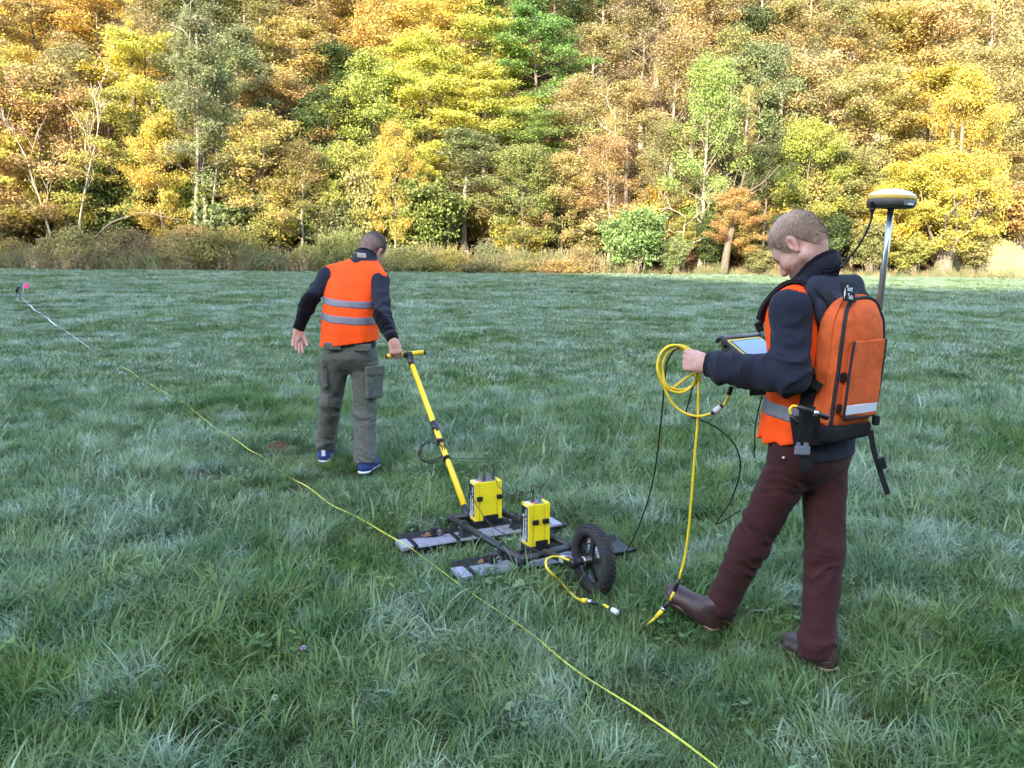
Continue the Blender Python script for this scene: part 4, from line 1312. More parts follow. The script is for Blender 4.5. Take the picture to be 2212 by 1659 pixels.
BLACK_WEB = material('black_webbing', (.010, .010, .012), rough=.85, spec=.25, vary=.2, vscale=180, bump=.4, bscale=600)
BLACK_PL = material('black_plastic', (.012, .012, .013), rough=.38, vary=.15, vscale=60)
GREY_PL = material('grey_plastic', (.13, .14, .17), rough=.5, vary=.12, vscale=60)
METAL = material('zinc_metal', (.55, .56, .58), rough=.3, metal=1.0)

def with_strands(v, f, tone, n, length, comb, seed, axis_y):
    """shell of cropped hair plus short loose strands lying over it"""
    g = np.random.default_rng(seed)
    a, b, c = v[f[:, 0]], v[f[:, 1]], v[f[:, 2]]
    nr = np.cross(b - a, c - a); ar = np.linalg.norm(nr, axis=1); nr /= np.maximum(ar, 1e-12)[:, None]
    pick = g.choice(len(f), n, p=ar / ar.sum())
    w = g.dirichlet((1, 1, 1, 1), n)
    q = f[pick]; p = sum(v[q[:, k]] * w[:, k:k + 1] for k in range(4)); nn = nr[pick]
    d = nn * g.uniform(.25, .6, n)[:, None] + np.asarray(comb) * .8 + g.normal(0, .35, (n, 3)); d /= np.linalg.norm(d, axis=1)[:, None]
    sd = np.cross(d, nn); sd /= np.maximum(np.linalg.norm(sd, axis=1), 1e-6)[:, None]
    L_ = length * g.uniform(.6, 1.3, n)[:, None]
    sv = np.stack([p - sd * .0007, p + sd * .0007, p + d * L_ + sd * .0002, p + d * L_ - sd * .0002], 1).reshape(-1, 3)
    sf = np.arange(n * 4).reshape(-1, 4) + len(v)
    st = np.repeat(tone[q[:, 0]] * g.uniform(.75, 1.3, n)[:, None], 4, 0)
    return np.vstack([v, sv]), np.vstack([f, sf]), np.vstack([tone, np.clip(st, 0, 1)])

def skin_tone(v, n_base=(.50, .30, .245)):
    return np.tile(np.array(n_base), (len(v), 1))

def head_tone(v, stubble, base=(.50, .305, .25)):
    """v in head frame"""
    t = np.tile(np.array(base), (len(v), 1))
    x, y, z = v[:, 0], v[:, 1], v[:, 2]
    nz = vnoise(v * 55, 2)
    m = np.clip((-.035 - z - .35 * np.clip(.05 - x, 0, .2)) / .02 + .35 * nz, 0, 1) * np.clip((x + .012) / .02, 0, 1) * np.clip((z + .135) / .02, 0, 1)
    m = m * np.where((np.abs(y) < .021) & (x > .078) & (z > -.078) & (z < -.052), .15, 1)
    m = m * stubble
    t = t * (1 - m[:, None]) + np.array((.12, .075, .052)) * m[:, None]
    lips = ((np.abs(y) < .02) & (x > .085) & (z > -.078) & (z < -.052))
    t[lips] = (.42, .19, .17)
    ear = (np.abs(y) > .073) & (x > -.04) & (x < .02) & (z < .045) & (z > -.045)
    t[ear] = t[ear] * .35 + np.array((.52, .25, .21)) * .65
    brow = (x > .075) & (z > .020) & (z < .031) & (np.abs(y) > .012) & (np.abs(y) < .048)
    t[brow] = t[brow] * .35 + np.array((.14, .09, .06)) * .65
    eye = (np.abs(np.abs(y) - .030) < .010) & (z > -.004) & (z < .006) & (x > .080)
    t[eye] = (.10, .07, .06)
    return t

# ================================================================== the person with the backpack

RF = unit(V(-.62, .785, 0)); RL = unit(V(-.785, -.62, 0)); RC = V(1.155, 3.12, 0)
def RP(x, y, z): return RC + RF * x + RL * y + UZ * z

person_r = empty('person', RC, 'person in dark fleece, orange vest and maroon trousers wearing an orange backpack', 'person', 'people surveying the field')

sL, eL, wL = at(1708, 664, 3.00), at(1706, 812, 2.93), at(1534, 789, 3.10)
sR, eR, wR = RP(.045, -.185, 1.405), RP(.13, -.27, 1.15), RP(.38, -.20, 1.10)
hL, kL, aL = RP(.0, .085, .86), at(1622, 1172, 3.19), at(1546, 1330, 3.335)
hR, kR, aR = RP(.0, -.085, .86), at(1782, 1188, 3.08), at(1764, 1405, 2.99)
collar_c = at(1773, 569, 3.10); collar_ax = unit(RF * .62 + UZ * .78)
R_TORSO = [(.835, .0, 0, .182, .138), (.93, .0, 0, .182, .138), (1.08, .008, 0, .172, .124), (1.22, .02, 0, .182, .126), (1.34, .035, 0, .188, .12), (1.41, .042, 0, .165, .105), (1.455, .045, 0, .115, .088), (1.48, .045, 0, .09, .075)]
torso_r = stack(RC, RL, RF, R_TORSO)

# jacket
pr = [(torso_r, 0), (cap(RP(.045, .06, 1.425), sL, .062, .063), .04), (cap(RP(.045, -.06, 1.425), sR, .062, .063), .04),
      (cap(sL, eL, .067, .060, None, [(.026, .06, .95, .35, 3), (.013, .09, .25, .3, 4)]), .03),
      (cap(eL, wL, .069, .049, None, [(.026, .055, .25, .35, 5), (.020, .045, .8, .25, 6)]), .02),
      (cap(sR, eR, .067, .058, None, [(.012, .055, .9, .3, 7)]), .03), (cap(eR, wR, .064, .048, None, [(.012, .05, .3, .4, 8)]), .02),
      (cap(RP(.04, 0, 1.46), collar_c, .082, .073), .03)]
s = solid_of(pr, .0055)
s.cut(cap(collar_c - collar_ax * .012, collar_c + collar_ax * .12, .060, .066), .0)
s.keep(lambda P: (P - collar_c) @ collar_ax - .012)
wdir = unit(wL - eL)
s.keep(lambda P: np.where(np.linalg.norm(P - wL, axis=-1) < .12, (P - wL) @ wdir - .012, -1))
wdr = unit(wR - eR)
s.keep(lambda P: np.where(np.linalg.norm(P - wR, axis=-1) < .12, (P - wR) @ wdr - .012, -1))
v, f = s.mesh()
t = np.tile(np.array((.017, .020, .034)), (len(v), 1))
rim = ((v - collar_c) @ collar_ax > -.008) & (np.linalg.norm(v - collar_c, axis=1) < .12)
t[rim] = (.004, .004, .005)
cuff = ((v - wL) @ wdir > -.004) & (np.linalg.norm(v - wL, axis=1) < .1)
t[cuff] = (.014, .010, .016)
jacket_r = put('jacket', mesh_from(v, f, FLEECE, attrs={'tone': t}), person_r)

# trousers
fold_leg = lambda sd: [(.013, .05, .92, .28, sd), (.009, .07, .15, .35, sd + 1)]
fold_shin = lambda sd: [(.014, .05, .08, .35, sd + 2), (.016, .055, .95, .3, sd + 3)]
pr = [(stack(RC, RL, RF, [(.70, .0, 0, .06, .05), (.75, .0, 0, .125, .09), (.79, -.005, 0, .154, .112), (.84, -.008, 0, .168, .127), (.89, -.005, 0, .172, .131), (.97, .0, 0, .160, .118)]), 0),
      (cap(hL, kL, .096, .065, None, fold_leg(11)), .03), (cap(kL, aL, .067, .062, None, fold_shin(11)), .03),
      (cap(hR, kR, .094, .065, None, fold_leg(21)), .03), (cap(kR, aR, .067, .064, None, fold_shin(21)), .03)]
s = solid_of(pr, .006)
dl, dr = unit(aL - kL), unit(aR - kR)
s.keep(lambda P: np.where(np.linalg.norm(P - aL, axis=-1) < .16, (P - aL) @ dl - .03, -1))
s.keep(lambda P: np.where(np.linalg.norm(P - aR, axis=-1) < .16, (P - aR) @ dr - .03, -1))
v, f = s.mesh()
trousers_r = put('trousers', mesh_from(v, f, DENIM), person_r)
# rear pocket rivet
mb = MB(); c = at(1693, 989, 2.985); mb.lathe(c, unit(V(0, 0, EYE) - c), [(.0001, .004), (.006, .003), (.007, .0), (.007, -.02)], 12)
mb.build('rivet', METAL, trousers_r)

# vest
armL = cap(sL + RL * .012 + UZ * .0, sL + RL * .20 - UZ * .12, .066, .085)
armR = cap(sR - RL * .012 + UZ * .0, sR - RL * .20 - UZ * .12, .066, .085)
V_TORSO = [(.885, .020, 0, .184, .155), (.98, .016, 0, .184, .146), (1.08, .012, 0, .176, .130), (1.22, .02, 0, .184, .128), (1.34, .035, 0, .190, .124), (1.41, .042, 0, .172, .110), (1.46, .042, 0, .120, .092), (1.485, .042, 0, .09, .078)]
def vest_r(grow, zr=None):
    pr = [(stack(RC, RL, RF, V_TORSO, grow=.010 + grow), 0), (cap(RP(.035, .06, 1.432), sL + UZ * .006, .066 + grow, .067 + grow), .04), (cap(RP(.035, -.06, 1.432), sR + UZ * .006, .066 + grow, .067 + grow), .04)]
    s = solid_of(pr, .005, zr=zr)
    s.cut(armL, .004); s.cut(armR, .004)
    s.cut(cap(collar_c - collar_ax * .05, collar_c + collar_ax * .1, .088, .11), .004)
    def waves(P):
        a = np.arctan2((P - RC) @ RL, (P - RC) @ RF)
        low = np.clip((1.12 - P[..., 2]) / .25, 0, 1)
        return -.007 * low * np.sin(a * 11 + 2.5 * vnoise(P * 6, 4)) - .004 * vnoise(P * 14, 6)
    s.warp(waves)
    s.keep(lambda P: .895 - P[..., 2] - .03 * ((P - RC) @ RL) - .28 * ((P - RC) @ RF))
    return s
s = vest_r(0); v, f = s.mesh()
vest_o = put('safety_vest', mesh_from(v, f, HIVIS), person_r)
for z0, z1 in ((.985, 1.04), (1.10, 1.155)):
    s = vest_r(.0028, (z0 - .08, z1 + .08))
    zz = lambda P: P[..., 2] - .10 * ((P - RC) @ RF)
    s.keep(lambda P: np.maximum(z0 - zz(P), zz(P) - z1))
    v, f = s.mesh()
    put('reflective_stripe', mesh_from(v, f, REFLECT), vest_o)

# boots
heelL, dL_, upL_ = V(.862, 3.285, .012), V(-.70, .60, .40), V(-.25, .18, .9)
heelR, dR_, upR_ = V(1.222, 2.925, .015), V(-.40, .915, -.02), V(0, 0, 1)
for hl, dd, uu in ((heelL, dL_, upL_), (heelR, dR_, upR_)):
    up_pr, so_pr, A = shoe(hl, dd, uu, .275, .004)
    s = solid_of(up_pr, .004); v, f = s.mesh()
    boot = put('boot', mesh_from(v, f, LEATHER), person_r)
    s = solid_of(so_pr, .003)
    v, f = s.mesh(); put('sole', mesh_from(v, f, SOLE), boot)
    # welt: a thin tan rand between upper and sole
    off = A[2] * .0125
    w_pr = [((p[0][0] + off, p[0][1] + off, (lambda fn: (lambda P: fn(P - off)))(p[0][2])), p[1]) for p in so_pr]
    s = solid_of(w_pr, .003)
    c0 = hl + A[2] * .0235
    s.D -= .002
    s.keep(lambda P: np.abs((P - c0) @ A[2]) - .0035)
    v, f = s.mesh(); put('welt', mesh_from(v, f, WELT), boot)
    mb = MB()
    for j in range(3):
        c = hl + A[0] * (.118 + .020 * j) + A[2] * (.088 - .010 * j)
        mb.tube([c + A[1] * .020 - A[2] * .006, c + A[2] * .006, c - A[1] * .020 - A[2] * .006], .0028, 6)
    mb.build('laces', SOLE, boot)

# body: one mesh from head to feet, most of it under the clothes
hd_o = at(1727, 533, 3.165)
yaw = unit(V(-.76, .65, 0)); nod = math.radians(48)
fx = unit(yaw * math.cos(nod) - UZ * math.sin(nod)); fz = unit(UZ * math.cos(nod) + yaw * math.sin(nod)); fy = np.cross(fz, fx)
HX_R = [-.13, -.075, -.055, -.040, -.022, .008, .016, .030, .040, .052, .075, .10]
HZ_R = [-.052, -.056, -.050, -.020, .028, .036, .000, -.012, .010, .050, .072, .082]
nb = RP(.050, 0, 1.47) - hd_o
v, f, v2, f2 = head_solid(.003, (HX_R, HZ_R, .0018), (nb @ fx, nb @ fy, nb @ fz))
parts = [(place(v, hd_o, fx, fy, fz), f)]
tones = [head_tone(v, .80)]
hand_l = hand_prims(wL + wdir * .012, unit(wdir * .9 + UZ * .12 + V(-.25, .1, 0)), V(-.55, -.80, .15), UZ, [(58, 70, 35), (62, 74, 38), (66, 76, 40), (70, 78, 42)], 0, (.25, .75, .30), .98)
s = solid_of(hand_l, .0028); hv, hf = s.mesh(); parts.append((hv, hf)); tones.append(skin_tone(hv, (.52, .30, .25)))
hand_r = hand_prims(wR + wdr * .012, wdr + UZ * .1, V(.3, .1, -1), RL, [(30, 40, 20)] * 4, .02, (.7, .2, .2), .98)
s = solid_of(hand_r, .0035); hv, hf = s.mesh(); parts.append((hv, hf)); tones.append(skin_tone(hv, (.52, .30, .25)))
pr = [(stack(RC, RL, RF, R_TORSO, grow=-.02), 0), (cap(RP(.05, 0, 1.40), RP(.05, 0, 1.46), .06, .052), .04),
      (cap(RP(.05, .05, 1.44), sL, .05, .055), .04), (cap(sL, eL, .052, .042), .03), (cap(eL, wL, .042, .026), .02),
      (cap(RP(.05, -.05, 1.44), sR, .05, .055), .04), (cap(sR, eR, .052, .042), .03), (cap(eR, wR, .042, .026), .02),
      (cap(hL, kL, .08, .052), .03), (cap(kL, aL, .055, .036), .03), (cap(hR, kR, .08, .052), .03), (cap(kR, aR, .055, .036), .03),
      (cap(aL, heelL + unit(dL_) * .15 + UZ * .03, .034, .025), .02), (cap(aR, heelR + unit(dR_) * .15 + UZ * .03, .034, .025), .02)]
s = solid_of(pr, .012); bv, bf = s.mesh(); parts.append((bv, bf)); tones.append(skin_tone(bv))
v, f = join_meshes(parts)
put('body', mesh_from(v, f, SKIN, attrs={'tone': np.vstack(tones)}), person_r)
hz = np.clip((v2[:, 2] - np.interp(v2[:, 0], HX_R, HZ_R)) / .06, 0, 1)
top = np.clip((v2[:, 2] - .05) / .06, 0, 1)
tone = np.outer(1 - top, (.27, .195, .14)) + np.outer(top, (.47, .35, .27))
edge = np.clip(1 - hz * 2.6, 0, 1)[:, None] * .9
tone = tone * (1 - edge) + np.array((.42, .27, .22)) * edge
hv, hf, ht = with_strands(place(v2, hd_o, fx, fy, fz), f2, tone, 9000, .0085, -fx * .5 - fz * .6, 5, fy)
put('hair', mesh_from(hv, hf, HAIR, attrs={'tone': ht}), person_r)

# ================================================================== the person pulling the sled
LF = unit(V(.10, .995, 0)); LL = unit(V(-.995, .10, 0)); LC = V(-1.165, 5.95, 0)
def LP(x, y, z): return LC + LF * x + LL * y + UZ * z
person_l = empty('person', LC, 'person in orange vest, grey-green cargo trousers and blue trainers pulling the sled', 'person', 'people surveying the field')
sL, eL, wL = V(-1.330, 6.02, 1.435), at(667, 652, 5.96), at(646, 708, 5.93)
sR, eR, wR = V(-.945, 5.96, 1.405), at(826, 680, 5.78), at(848, 733, 5.61)
hL, kL, aL = V(-1.258, 5.95, .86), at(714, 866, 6.02), at(704, 965, 6.20)
hR, kR, aR = V(-1.072, 5.95, .86), at(788, 890, 5.93), at(789, 1000, 5.85)
collar_c = at(791, 552, 6.10); collar_ax = unit(V(.18, .55, .82))
L_TORSO = [(.90, .0, .0, .180, .130), (1.0, .0, .0, .18, .13), (1.15, .01, .0, .178, .125), (1.30, .03, -.01, .185, .125), (1.40, .06, -.025, .188, .116), (1.47, .09, -.05, .165, .10), (1.53, .115, -.075, .10, .085), (1.55, .12, -.08, .085, .075)]
pr = [(stack(LC, LL, LF, L_TORSO), 0), (cap(LP(.09, .02, 1.47), sL, .065, .064), .05), (cap(LP(.08, -.10, 1.46), sR, .065, .066), .05),
      (cap(sL, eL, .064, .054, None, [(.014, .05, .8, .4, 31)]), .03), (cap(eL, wL, .054, .042, None, [(.013, .045, .3, .5, 32)]), .02),
      (cap(sR, eR, .066, .054, None, [(.014, .05, .8, .4, 33)]), .03), (cap(eR, wR, .055, .041, None, [(.014, .045, .3, .5, 34)]), .02),
      (cap(LP(.10, -.06, 1.50), collar_c, .082, .078), .03)]
s = solid_of(pr, .006)
s.cut(cap(collar_c - collar_ax * .025, collar_c + collar_ax * .12, .062, .062), .0)
s.keep(lambda P: np.where(np.linalg.norm(P - collar_c, axis=-1) < .2, (P - collar_c) @ collar_ax - .018, -1))
wdl, wdr = unit(wL - eL), unit(wR - eR)
s.keep(lambda P: np.where(np.linalg.norm(P - wL, axis=-1) < .12, (P - wL) @ wdl - .015, -1))
s.keep(lambda P: np.where(np.linalg.norm(P - wR, axis=-1) < .12, (P - wR) @ wdr - .012, -1))
v, f = s.mesh()
t = np.tile(np.array((.022, .025, .040)), (len(v), 1))
rim = ((v - collar_c) @ collar_ax > -.004) & (np.linalg.norm(v - collar_c, axis=1) < .12)
def seg_t(v, a, b):
    ab = b - a
    tt = ((v - a) @ ab) / (ab @ ab); q = v - a - np.clip(tt, 0, 1)[:, None] * ab
    return tt, np.linalg.norm(q, axis=1)
tl, ql = seg_t(v, eL, wL); tr, qr = seg_t(v, eR, wR); tul, qul = seg_t(v, sL, eL)
blk = rim | ((ql < .09) & (tl > -.25 + .25 * vnoise(v * 14, 3)) & (v[:, 0] < -1.30)) | ((tl > .93) & (ql < .09)) | ((tr > .86) & (qr < .08))
elb = (tr > -.35) & (tr < .8) & (qr < .09) & ((v - eR) @ unit(V(-.75, -.35, -.55)) > .008 + .05 * np.abs(tr - .2) ** 2)
t[blk | elb] = (.004, .004, .006)
put('jacket', mesh_from(v, f, FLEECE, attrs={'tone': t}), person_l)

pr = [(stack(LC, LL, LF, [(.74, -.0, 0, .08, .06), (.785, -.004, 0, .150, .100), (.83, -.010, 0, .170, .122), (.86, -.014, .0, .176, .130), (.91, -.01, .0, .178, .132), (1.0, .0, 0, .172, .122)]), 0),
      (cap(hL, kL, .098, .072, None, fold_leg(41)), .03), (cap(kL, aL, .075, .074, None, fold_shin(41)), .03),
      (cap(hR, kR, .098, .074, None, fold_leg(51)), .03), (cap(kR, aR, .077, .076, None, fold_shin(51)), .03)]
s = solid_of(pr, .006)
dl, dr = unit(aL - kL), unit(aR - kR)
s.keep(lambda P: np.where(np.linalg.norm(P - aL, axis=-1) < .18, (P - aL) @ dl - .0, -1))
s.keep(lambda P: np.where(np.linalg.norm(P - aR, axis=-1) < .18, (P - aR) @ dr - .0, -1))
v, f = s.mesh()
tro = put('trousers', mesh_from(v, f, CARGO), person_l)
# cargo pockets on the thighs, pocket flaps on the seat
def pocket(c, out, up, hw, hh, th, flap):
    out = unit(out); up = unit(np.asarray(up) - out * (np.asarray(up) @ out)); sd = np.cross(up, out)
    A = np.array([sd, up, out])
    s = solid_of([(brick(c, (hw, hh, th), A, .010), 0)], .005)
    s.warp(lambda P: -.004 * np.sin(((P - c) @ sd) / hw * 5 + 2 * vnoise(P * 12, 2)) * (((P - c) @ up) < hh * .4))
    v, f = s.mesh(); p = put('cargo_pocket', mesh_from(v, f, CARGO), tro)
    s = solid_of([(brick(c + up * (hh - flap * .9) + out * .005, (hw + .005, flap, th), A, .006), 0)], .004)
    v, f = s.mesh(); put('pocket_flap', mesh_from(v, f, CARGO), p)
pocket(at(698, 806, 5.93), V(-.85, -.45, -.05), V(.03, 0, 1), .068, .105, .018, .030)
pocket(at(809, 826, 5.87), V(.72, -.68, 0), V(.03, 0, 1), .072, .115, .017, .032)
for px, py in ((718, 748), (784, 751)):
    c = at(px, py, 5.806)
    s = solid_of([(brick(c, (.062, .012, .026), np.array([LL, LF, UZ]), .006), 0)], .004)
    s.keep(lambda P: (c[2] - .030 + .25 * np.abs((P - c) @ LL) * .8) - P[..., 2] - .02)
    v, f = s.mesh(); put('pocket_flap', mesh_from(v, f, CARGO), tro)

V_L = [(.935, .0, .0, .203, .160), (1.05, .0, .0, .196, .150), (1.18, .01, .0, .191, .140), (1.30, .03, -.01, .194, .134), (1.40, .06, -.025, .198, .124), (1.47, .09, -.05, .185, .108), (1.53, .115, -.075, .11, .09), (1.55, .12, -.08, .09, .08)]
def vest_l(grow, zr=None):
    pr = [(stack(LC, LL, LF, V_L, grow=.010 + grow), 0), (cap(LP(.09, .02, 1.482), sL + UZ * .012 + LL * .0, .068 + grow, .068 + grow), .04), (cap(LP(.08, -.10, 1.472), sR + UZ * .010 - LL * .006, .064 + grow, .063 + grow), .04)]
    s = solid_of(pr, .006, zr=zr)
    s.cut(cap(sL - LL * .0 + UZ * .0, sL + LL * .22 - UZ * .16, .075, .11), .004)
    s.cut(cap(sR + LL * .0 - UZ * .025, sR - LL * .22 - UZ * .22, .075, .11), .004)
    s.cut(cap(collar_c - collar_ax * .045, collar_c + collar_ax * .1, .084, .11), .004)
    def waves(P):
        a = (P - LC) @ LL
        low = np.clip((1.25 - P[..., 2]) / .3, 0, 1)
        d1 = np.abs(((P - LC) @ LL + .02) * .80 - (P[..., 2] - 1.30) * .60)
        drape = -.010 * np.exp(-(d1 / .018) ** 2) * np.clip((1.45 - P[..., 2]) / .1, 0, 1) * np.clip((P[..., 2] - 1.22) / .08, 0, 1)
        return drape - .006 * low * np.sin(a * 38 + 2.5 * vnoise(P * 5, 14)) - .005 * vnoise(P * 9, 16)
    s.warp(waves)
    s.keep(lambda P: .960 - P[..., 2] - .13 * ((P - LC) @ LL))
    return s
s = vest_l(0); v, f = s.mesh()
vest_o = put('safety_vest', mesh_from(v, f, HIVIS), person_l)
for z0, z1 in ((1.226, 1.275), (1.113, 1.166)):
    s = vest_l(.003, (z0 - .1, z1 + .1))
    zz = lambda P: P[..., 2] - .085 * ((P - LC) @ LL) - .12 * ((P - LC) @ LF) - .012
    s.keep(lambda P: np.maximum(z0 - zz(P), zz(P) - z1))
    v, f = s.mesh(); put('reflective_stripe', mesh_from(v, f, REFLECT), vest_o)
mb = MB(); c = at(781, 551.5, 5.985)
mb.box(c, (.032, .003, .016), (unit(V(.97, 0, -.08)), unit(V(0, .93, .35)), unit(V(.0, -.35, .93))), .001)
mb.build('white_care_label', WHITE_RUB, vest_o)

heelL, dL_ = V(-1.425, 6.10, .03), V(-.12, .98, .0)
heelR, dR_ = V(-1.075, 5.77, .03), V(.16, .98, .0)
for hl, dd in ((heelL, dL_), (heelR, dR_)):
    up_pr, so_pr, A = shoe(hl, dd, UZ, .29, .005, height=.085)
    s = solid_of(up_pr, .005); v, f = s.mesh(); tr_o = put('trainer', mesh_from(v, f, BLUE_MESH), person_l)
    s = solid_of(so_pr, .004); s.D -= .004; v, f = s.mesh(); put('sole', mesh_from(v, f, WHITE_RUB), tr_o)
    for sg in (-1, 1):
        mb = MB()
        pts = smooth_path([hl + A[0] * .045 + A[1] * sg * .037 + A[2] * .048, hl + A[0] * .09 + A[1] * sg * .042 + A[2] * .040, hl + A[0] * .15 + A[1] * sg * .043 + A[2] * .055], 4)
        mb.tube(pts, [.010, .010, .010, .009, .008, .007, .006, .005, .003], 6, flat=.6)
        mb.build('side_flash', WHITE_RUB, tr_o)
    mb = MB(); mb.box(hl + A[0] * .008 + A[2] * .075, (.004, .014, .024), A, .003); mb.build('heel_tab', WHITE_RUB if hl is heelL else BLUE_MESH, tr_o)

hd_o = at(803, 541, 6.155)
yaw = unit(V(math.sin(math.radians(20)), math.cos(math.radians(20)), 0)); nod = math.radians(38)
fx = unit(yaw * math.cos(nod) - UZ * math.sin(nod)); fz = unit(UZ * math.cos(nod) + yaw * math.sin(nod))
fz = turn(fz, fx, math.radians(19)); fy = np.cross(fz, fx)
HX_L = [-.13, -.075, -.055, -.040, -.022, .008, .016, .030, .040, .052, .075, .10]
HZ_L = [-.060, -.060, -.050, -.020, .028, .036, .000, -.012, .010, .040, .060, .070]
nb = LP(.095, -.065, 1.49) - hd_o
v, f, v2, f2 = head_solid(.004, (HX_L, HZ_L, .0042), (nb @ fx, nb @ fy, nb @ fz))
parts = [(place(v, hd_o, fx, fy, fz), f)]; tones = [head_tone(v, .25)]
hp = hand_prims(wL + wdl * .012, unit(V(-.10, -.12, -1)), V(-.35, .93, 0), V(.93, .35, 0), [(14, 22, 14), (18, 26, 16), (24, 30, 18), (30, 34, 20)], .07, (.55, .35, .15), 1.0)
s = solid_of(hp, .0035); hv, hf = s.mesh(); parts.append((hv, hf)); tones.append(skin_tone(hv, (.55, .30, .25)))
hp = hand_prims(wR + wdr * .008, unit(V(.22, -.10, -.97)), V(.10, -.97, .15), V(1, .05, .1), [(35, 85, 55), (37, 87, 55), (39, 88, 55), (42, 88, 55)], .0, (.3, .9, .5), 1.0)
s = solid_of(hp, .0035); hv, hf = s.mesh(); parts.append((hv, hf)); tones.append(skin_tone(hv, (.55, .30, .25)))
pr = [(stack(LC, LL, LF, L_TORSO, grow=-.02), 0), (cap(LP(.09, -.06, 1.42), LP(.10, -.07, 1.48), .06, .052), .04),
      (cap(LP(.09, .02, 1.46), sL, .05, .052), .04), (cap(sL, eL, .05, .042), .03), (cap(eL, wL, .042, .026), .02),
      (cap(LP(.08, -.10, 1.45), sR, .05, .052), .04), (cap(sR, eR, .05, .042), .03), (cap(eR, wR, .042, .026), .02),
      (cap(hL, kL, .085, .055), .03), (cap(kL, aL, .056, .036), .03), (cap(hR, kR, .085, .055), .03), (cap(kR, aR, .056, .036), .03),
      (cap(aL, heelL + unit(dL_) * .15 + UZ * .03, .034, .025), .02), (cap(aR, heelR + unit(dR_) * .15 + UZ * .03, .034, .025), .02)]
s = solid_of(pr, .012); bv, bf = s.mesh(); parts.append((bv, bf)); tones.append(skin_tone(bv))
v, f = join_meshes(parts)
put('body', mesh_from(v, f, SKIN, attrs={'tone': np.vstack(tones)}), person_l)
top = np.clip((v2[:, 2] - .035) / .05, 0, 1)
back = np.clip((-v2[:, 0] - .02) / .06, 0, 1)
tone = np.outer(top, (.085, .06, .05)) + np.outer(1 - top, (.19, .135, .12)) * (.65 + .75 * back[:, None])
hv, hf, ht = with_strands(place(v2, hd_o, fx, fy, fz), f2, tone, 5000, .0075, -fx * .3 - fz * .6, 6, fy)
put('hair', mesh_from(hv, hf, HAIR, attrs={'tone': ht}), person_l)
# ================================================================== the radar sled
YELLOW = material('yellow_painted_metal', (.80, .66, .018), rough=.42, vary=.07, vscale=14, bump=.05, bscale=300)
YELLOW_P = material('yellow_fibreglass', (.82, .58, .015), rough=.38, vary=.08, vscale=20)
TUBE = material('black_tube', (.014, .015, .018), rough=.45, vary=.3, vscale=50, bump=.1, bscale=400)
TRAY = material('black_tray_plastic', (.016, .017, .021), rough=.55, vary=.3, vscale=40)
PLANK = material('grey_lilac_plastic', (.27, .28, .35), rough=.5, vary=.14, vscale=30, bump=.1, bscale=200)
LABEL = material('black_label', (.010, .010, .012), rough=.35)
WHITE_INK = material('white_ink', (.75, .76, .78), rough=.6)
TYRE = material('tyre_rubber', (.017, .017, .019), rough=.75, vary=.3, vscale=60, bump=.15, bscale=300)
LED = bpy.data.materials.new('red_led'); LED.use_nodes = True
LED.node_tree.nodes['Principled BSDF'].inputs['Base Color'].default_value = (.8, .02, .02, 1)
LED.node_tree.nodes['Principled BSDF'].inputs['Emission Color'].default_value = (1, .05, .04, 1)
LED.node_tree.nodes['Principled BSDF'].inputs['Emission Strength'].default_value = .8
SILVER_TAPE = material('pale_grey_label', (.5, .52, .56), rough=.4)
YCABLE = material('yellow_cable_sheath', (.80, .60, .03), rough=.45, vary=.08, vscale=40)
BCABLE = material('black_cable_sheath', (.010, .010, .011), rough=.5)

SA = unit(V(.905, .425, 0)); SB = unit(V(-.425, .905, 0))
NB, FB = V(.18, 4.06, 0), V(-.15, 4.46, 0)

def text_mesh(body, size, mat, org, xa, ya, shear=0., align='LEFT', spacing=1.0, thick=.0004):
    cu = bpy.data.curves.new('txt', 'FONT')
    cu.body = body; cu.size = size; cu.shear = shear; cu.align_x = align; cu.space_line = .95; cu.space_character = spacing; cu.offset = .0; cu.extrude = thick; cu.resolution_u = 3
    o = bpy.data.objects.new('txt', cu); COL.objects.link(o)
    dg = bpy.context.evaluated_depsgraph_get()
    me = bpy.data.meshes.new_from_object(o.evaluated_get(dg))
    bpy.data.objects.remove(o); bpy.data.curves.remove(cu)
    n = len(me.vertices); co = np.empty(n * 3, np.float32); me.vertices.foreach_get('co', co); co = co.reshape(-1, 3)
    xa = unit(xa); ya = unit(ya); za = np.cross(xa, ya)
    w = np.asarray(org) + np.outer(co[:, 0], xa) + np.outer(co[:, 1], ya) + np.outer(co[:, 2], za)
    me.vertices.foreach_set('co', w.astype(np.float32).ravel()); me.update()
    me.materials.clear(); me.materials.append(mat)
    return me

sled = empty('radar_sled', V(.02, 4.25, 0), 'black two-skid radar sled with two yellow boxes, spoked wheel and yellow T-handle', 'survey sled')

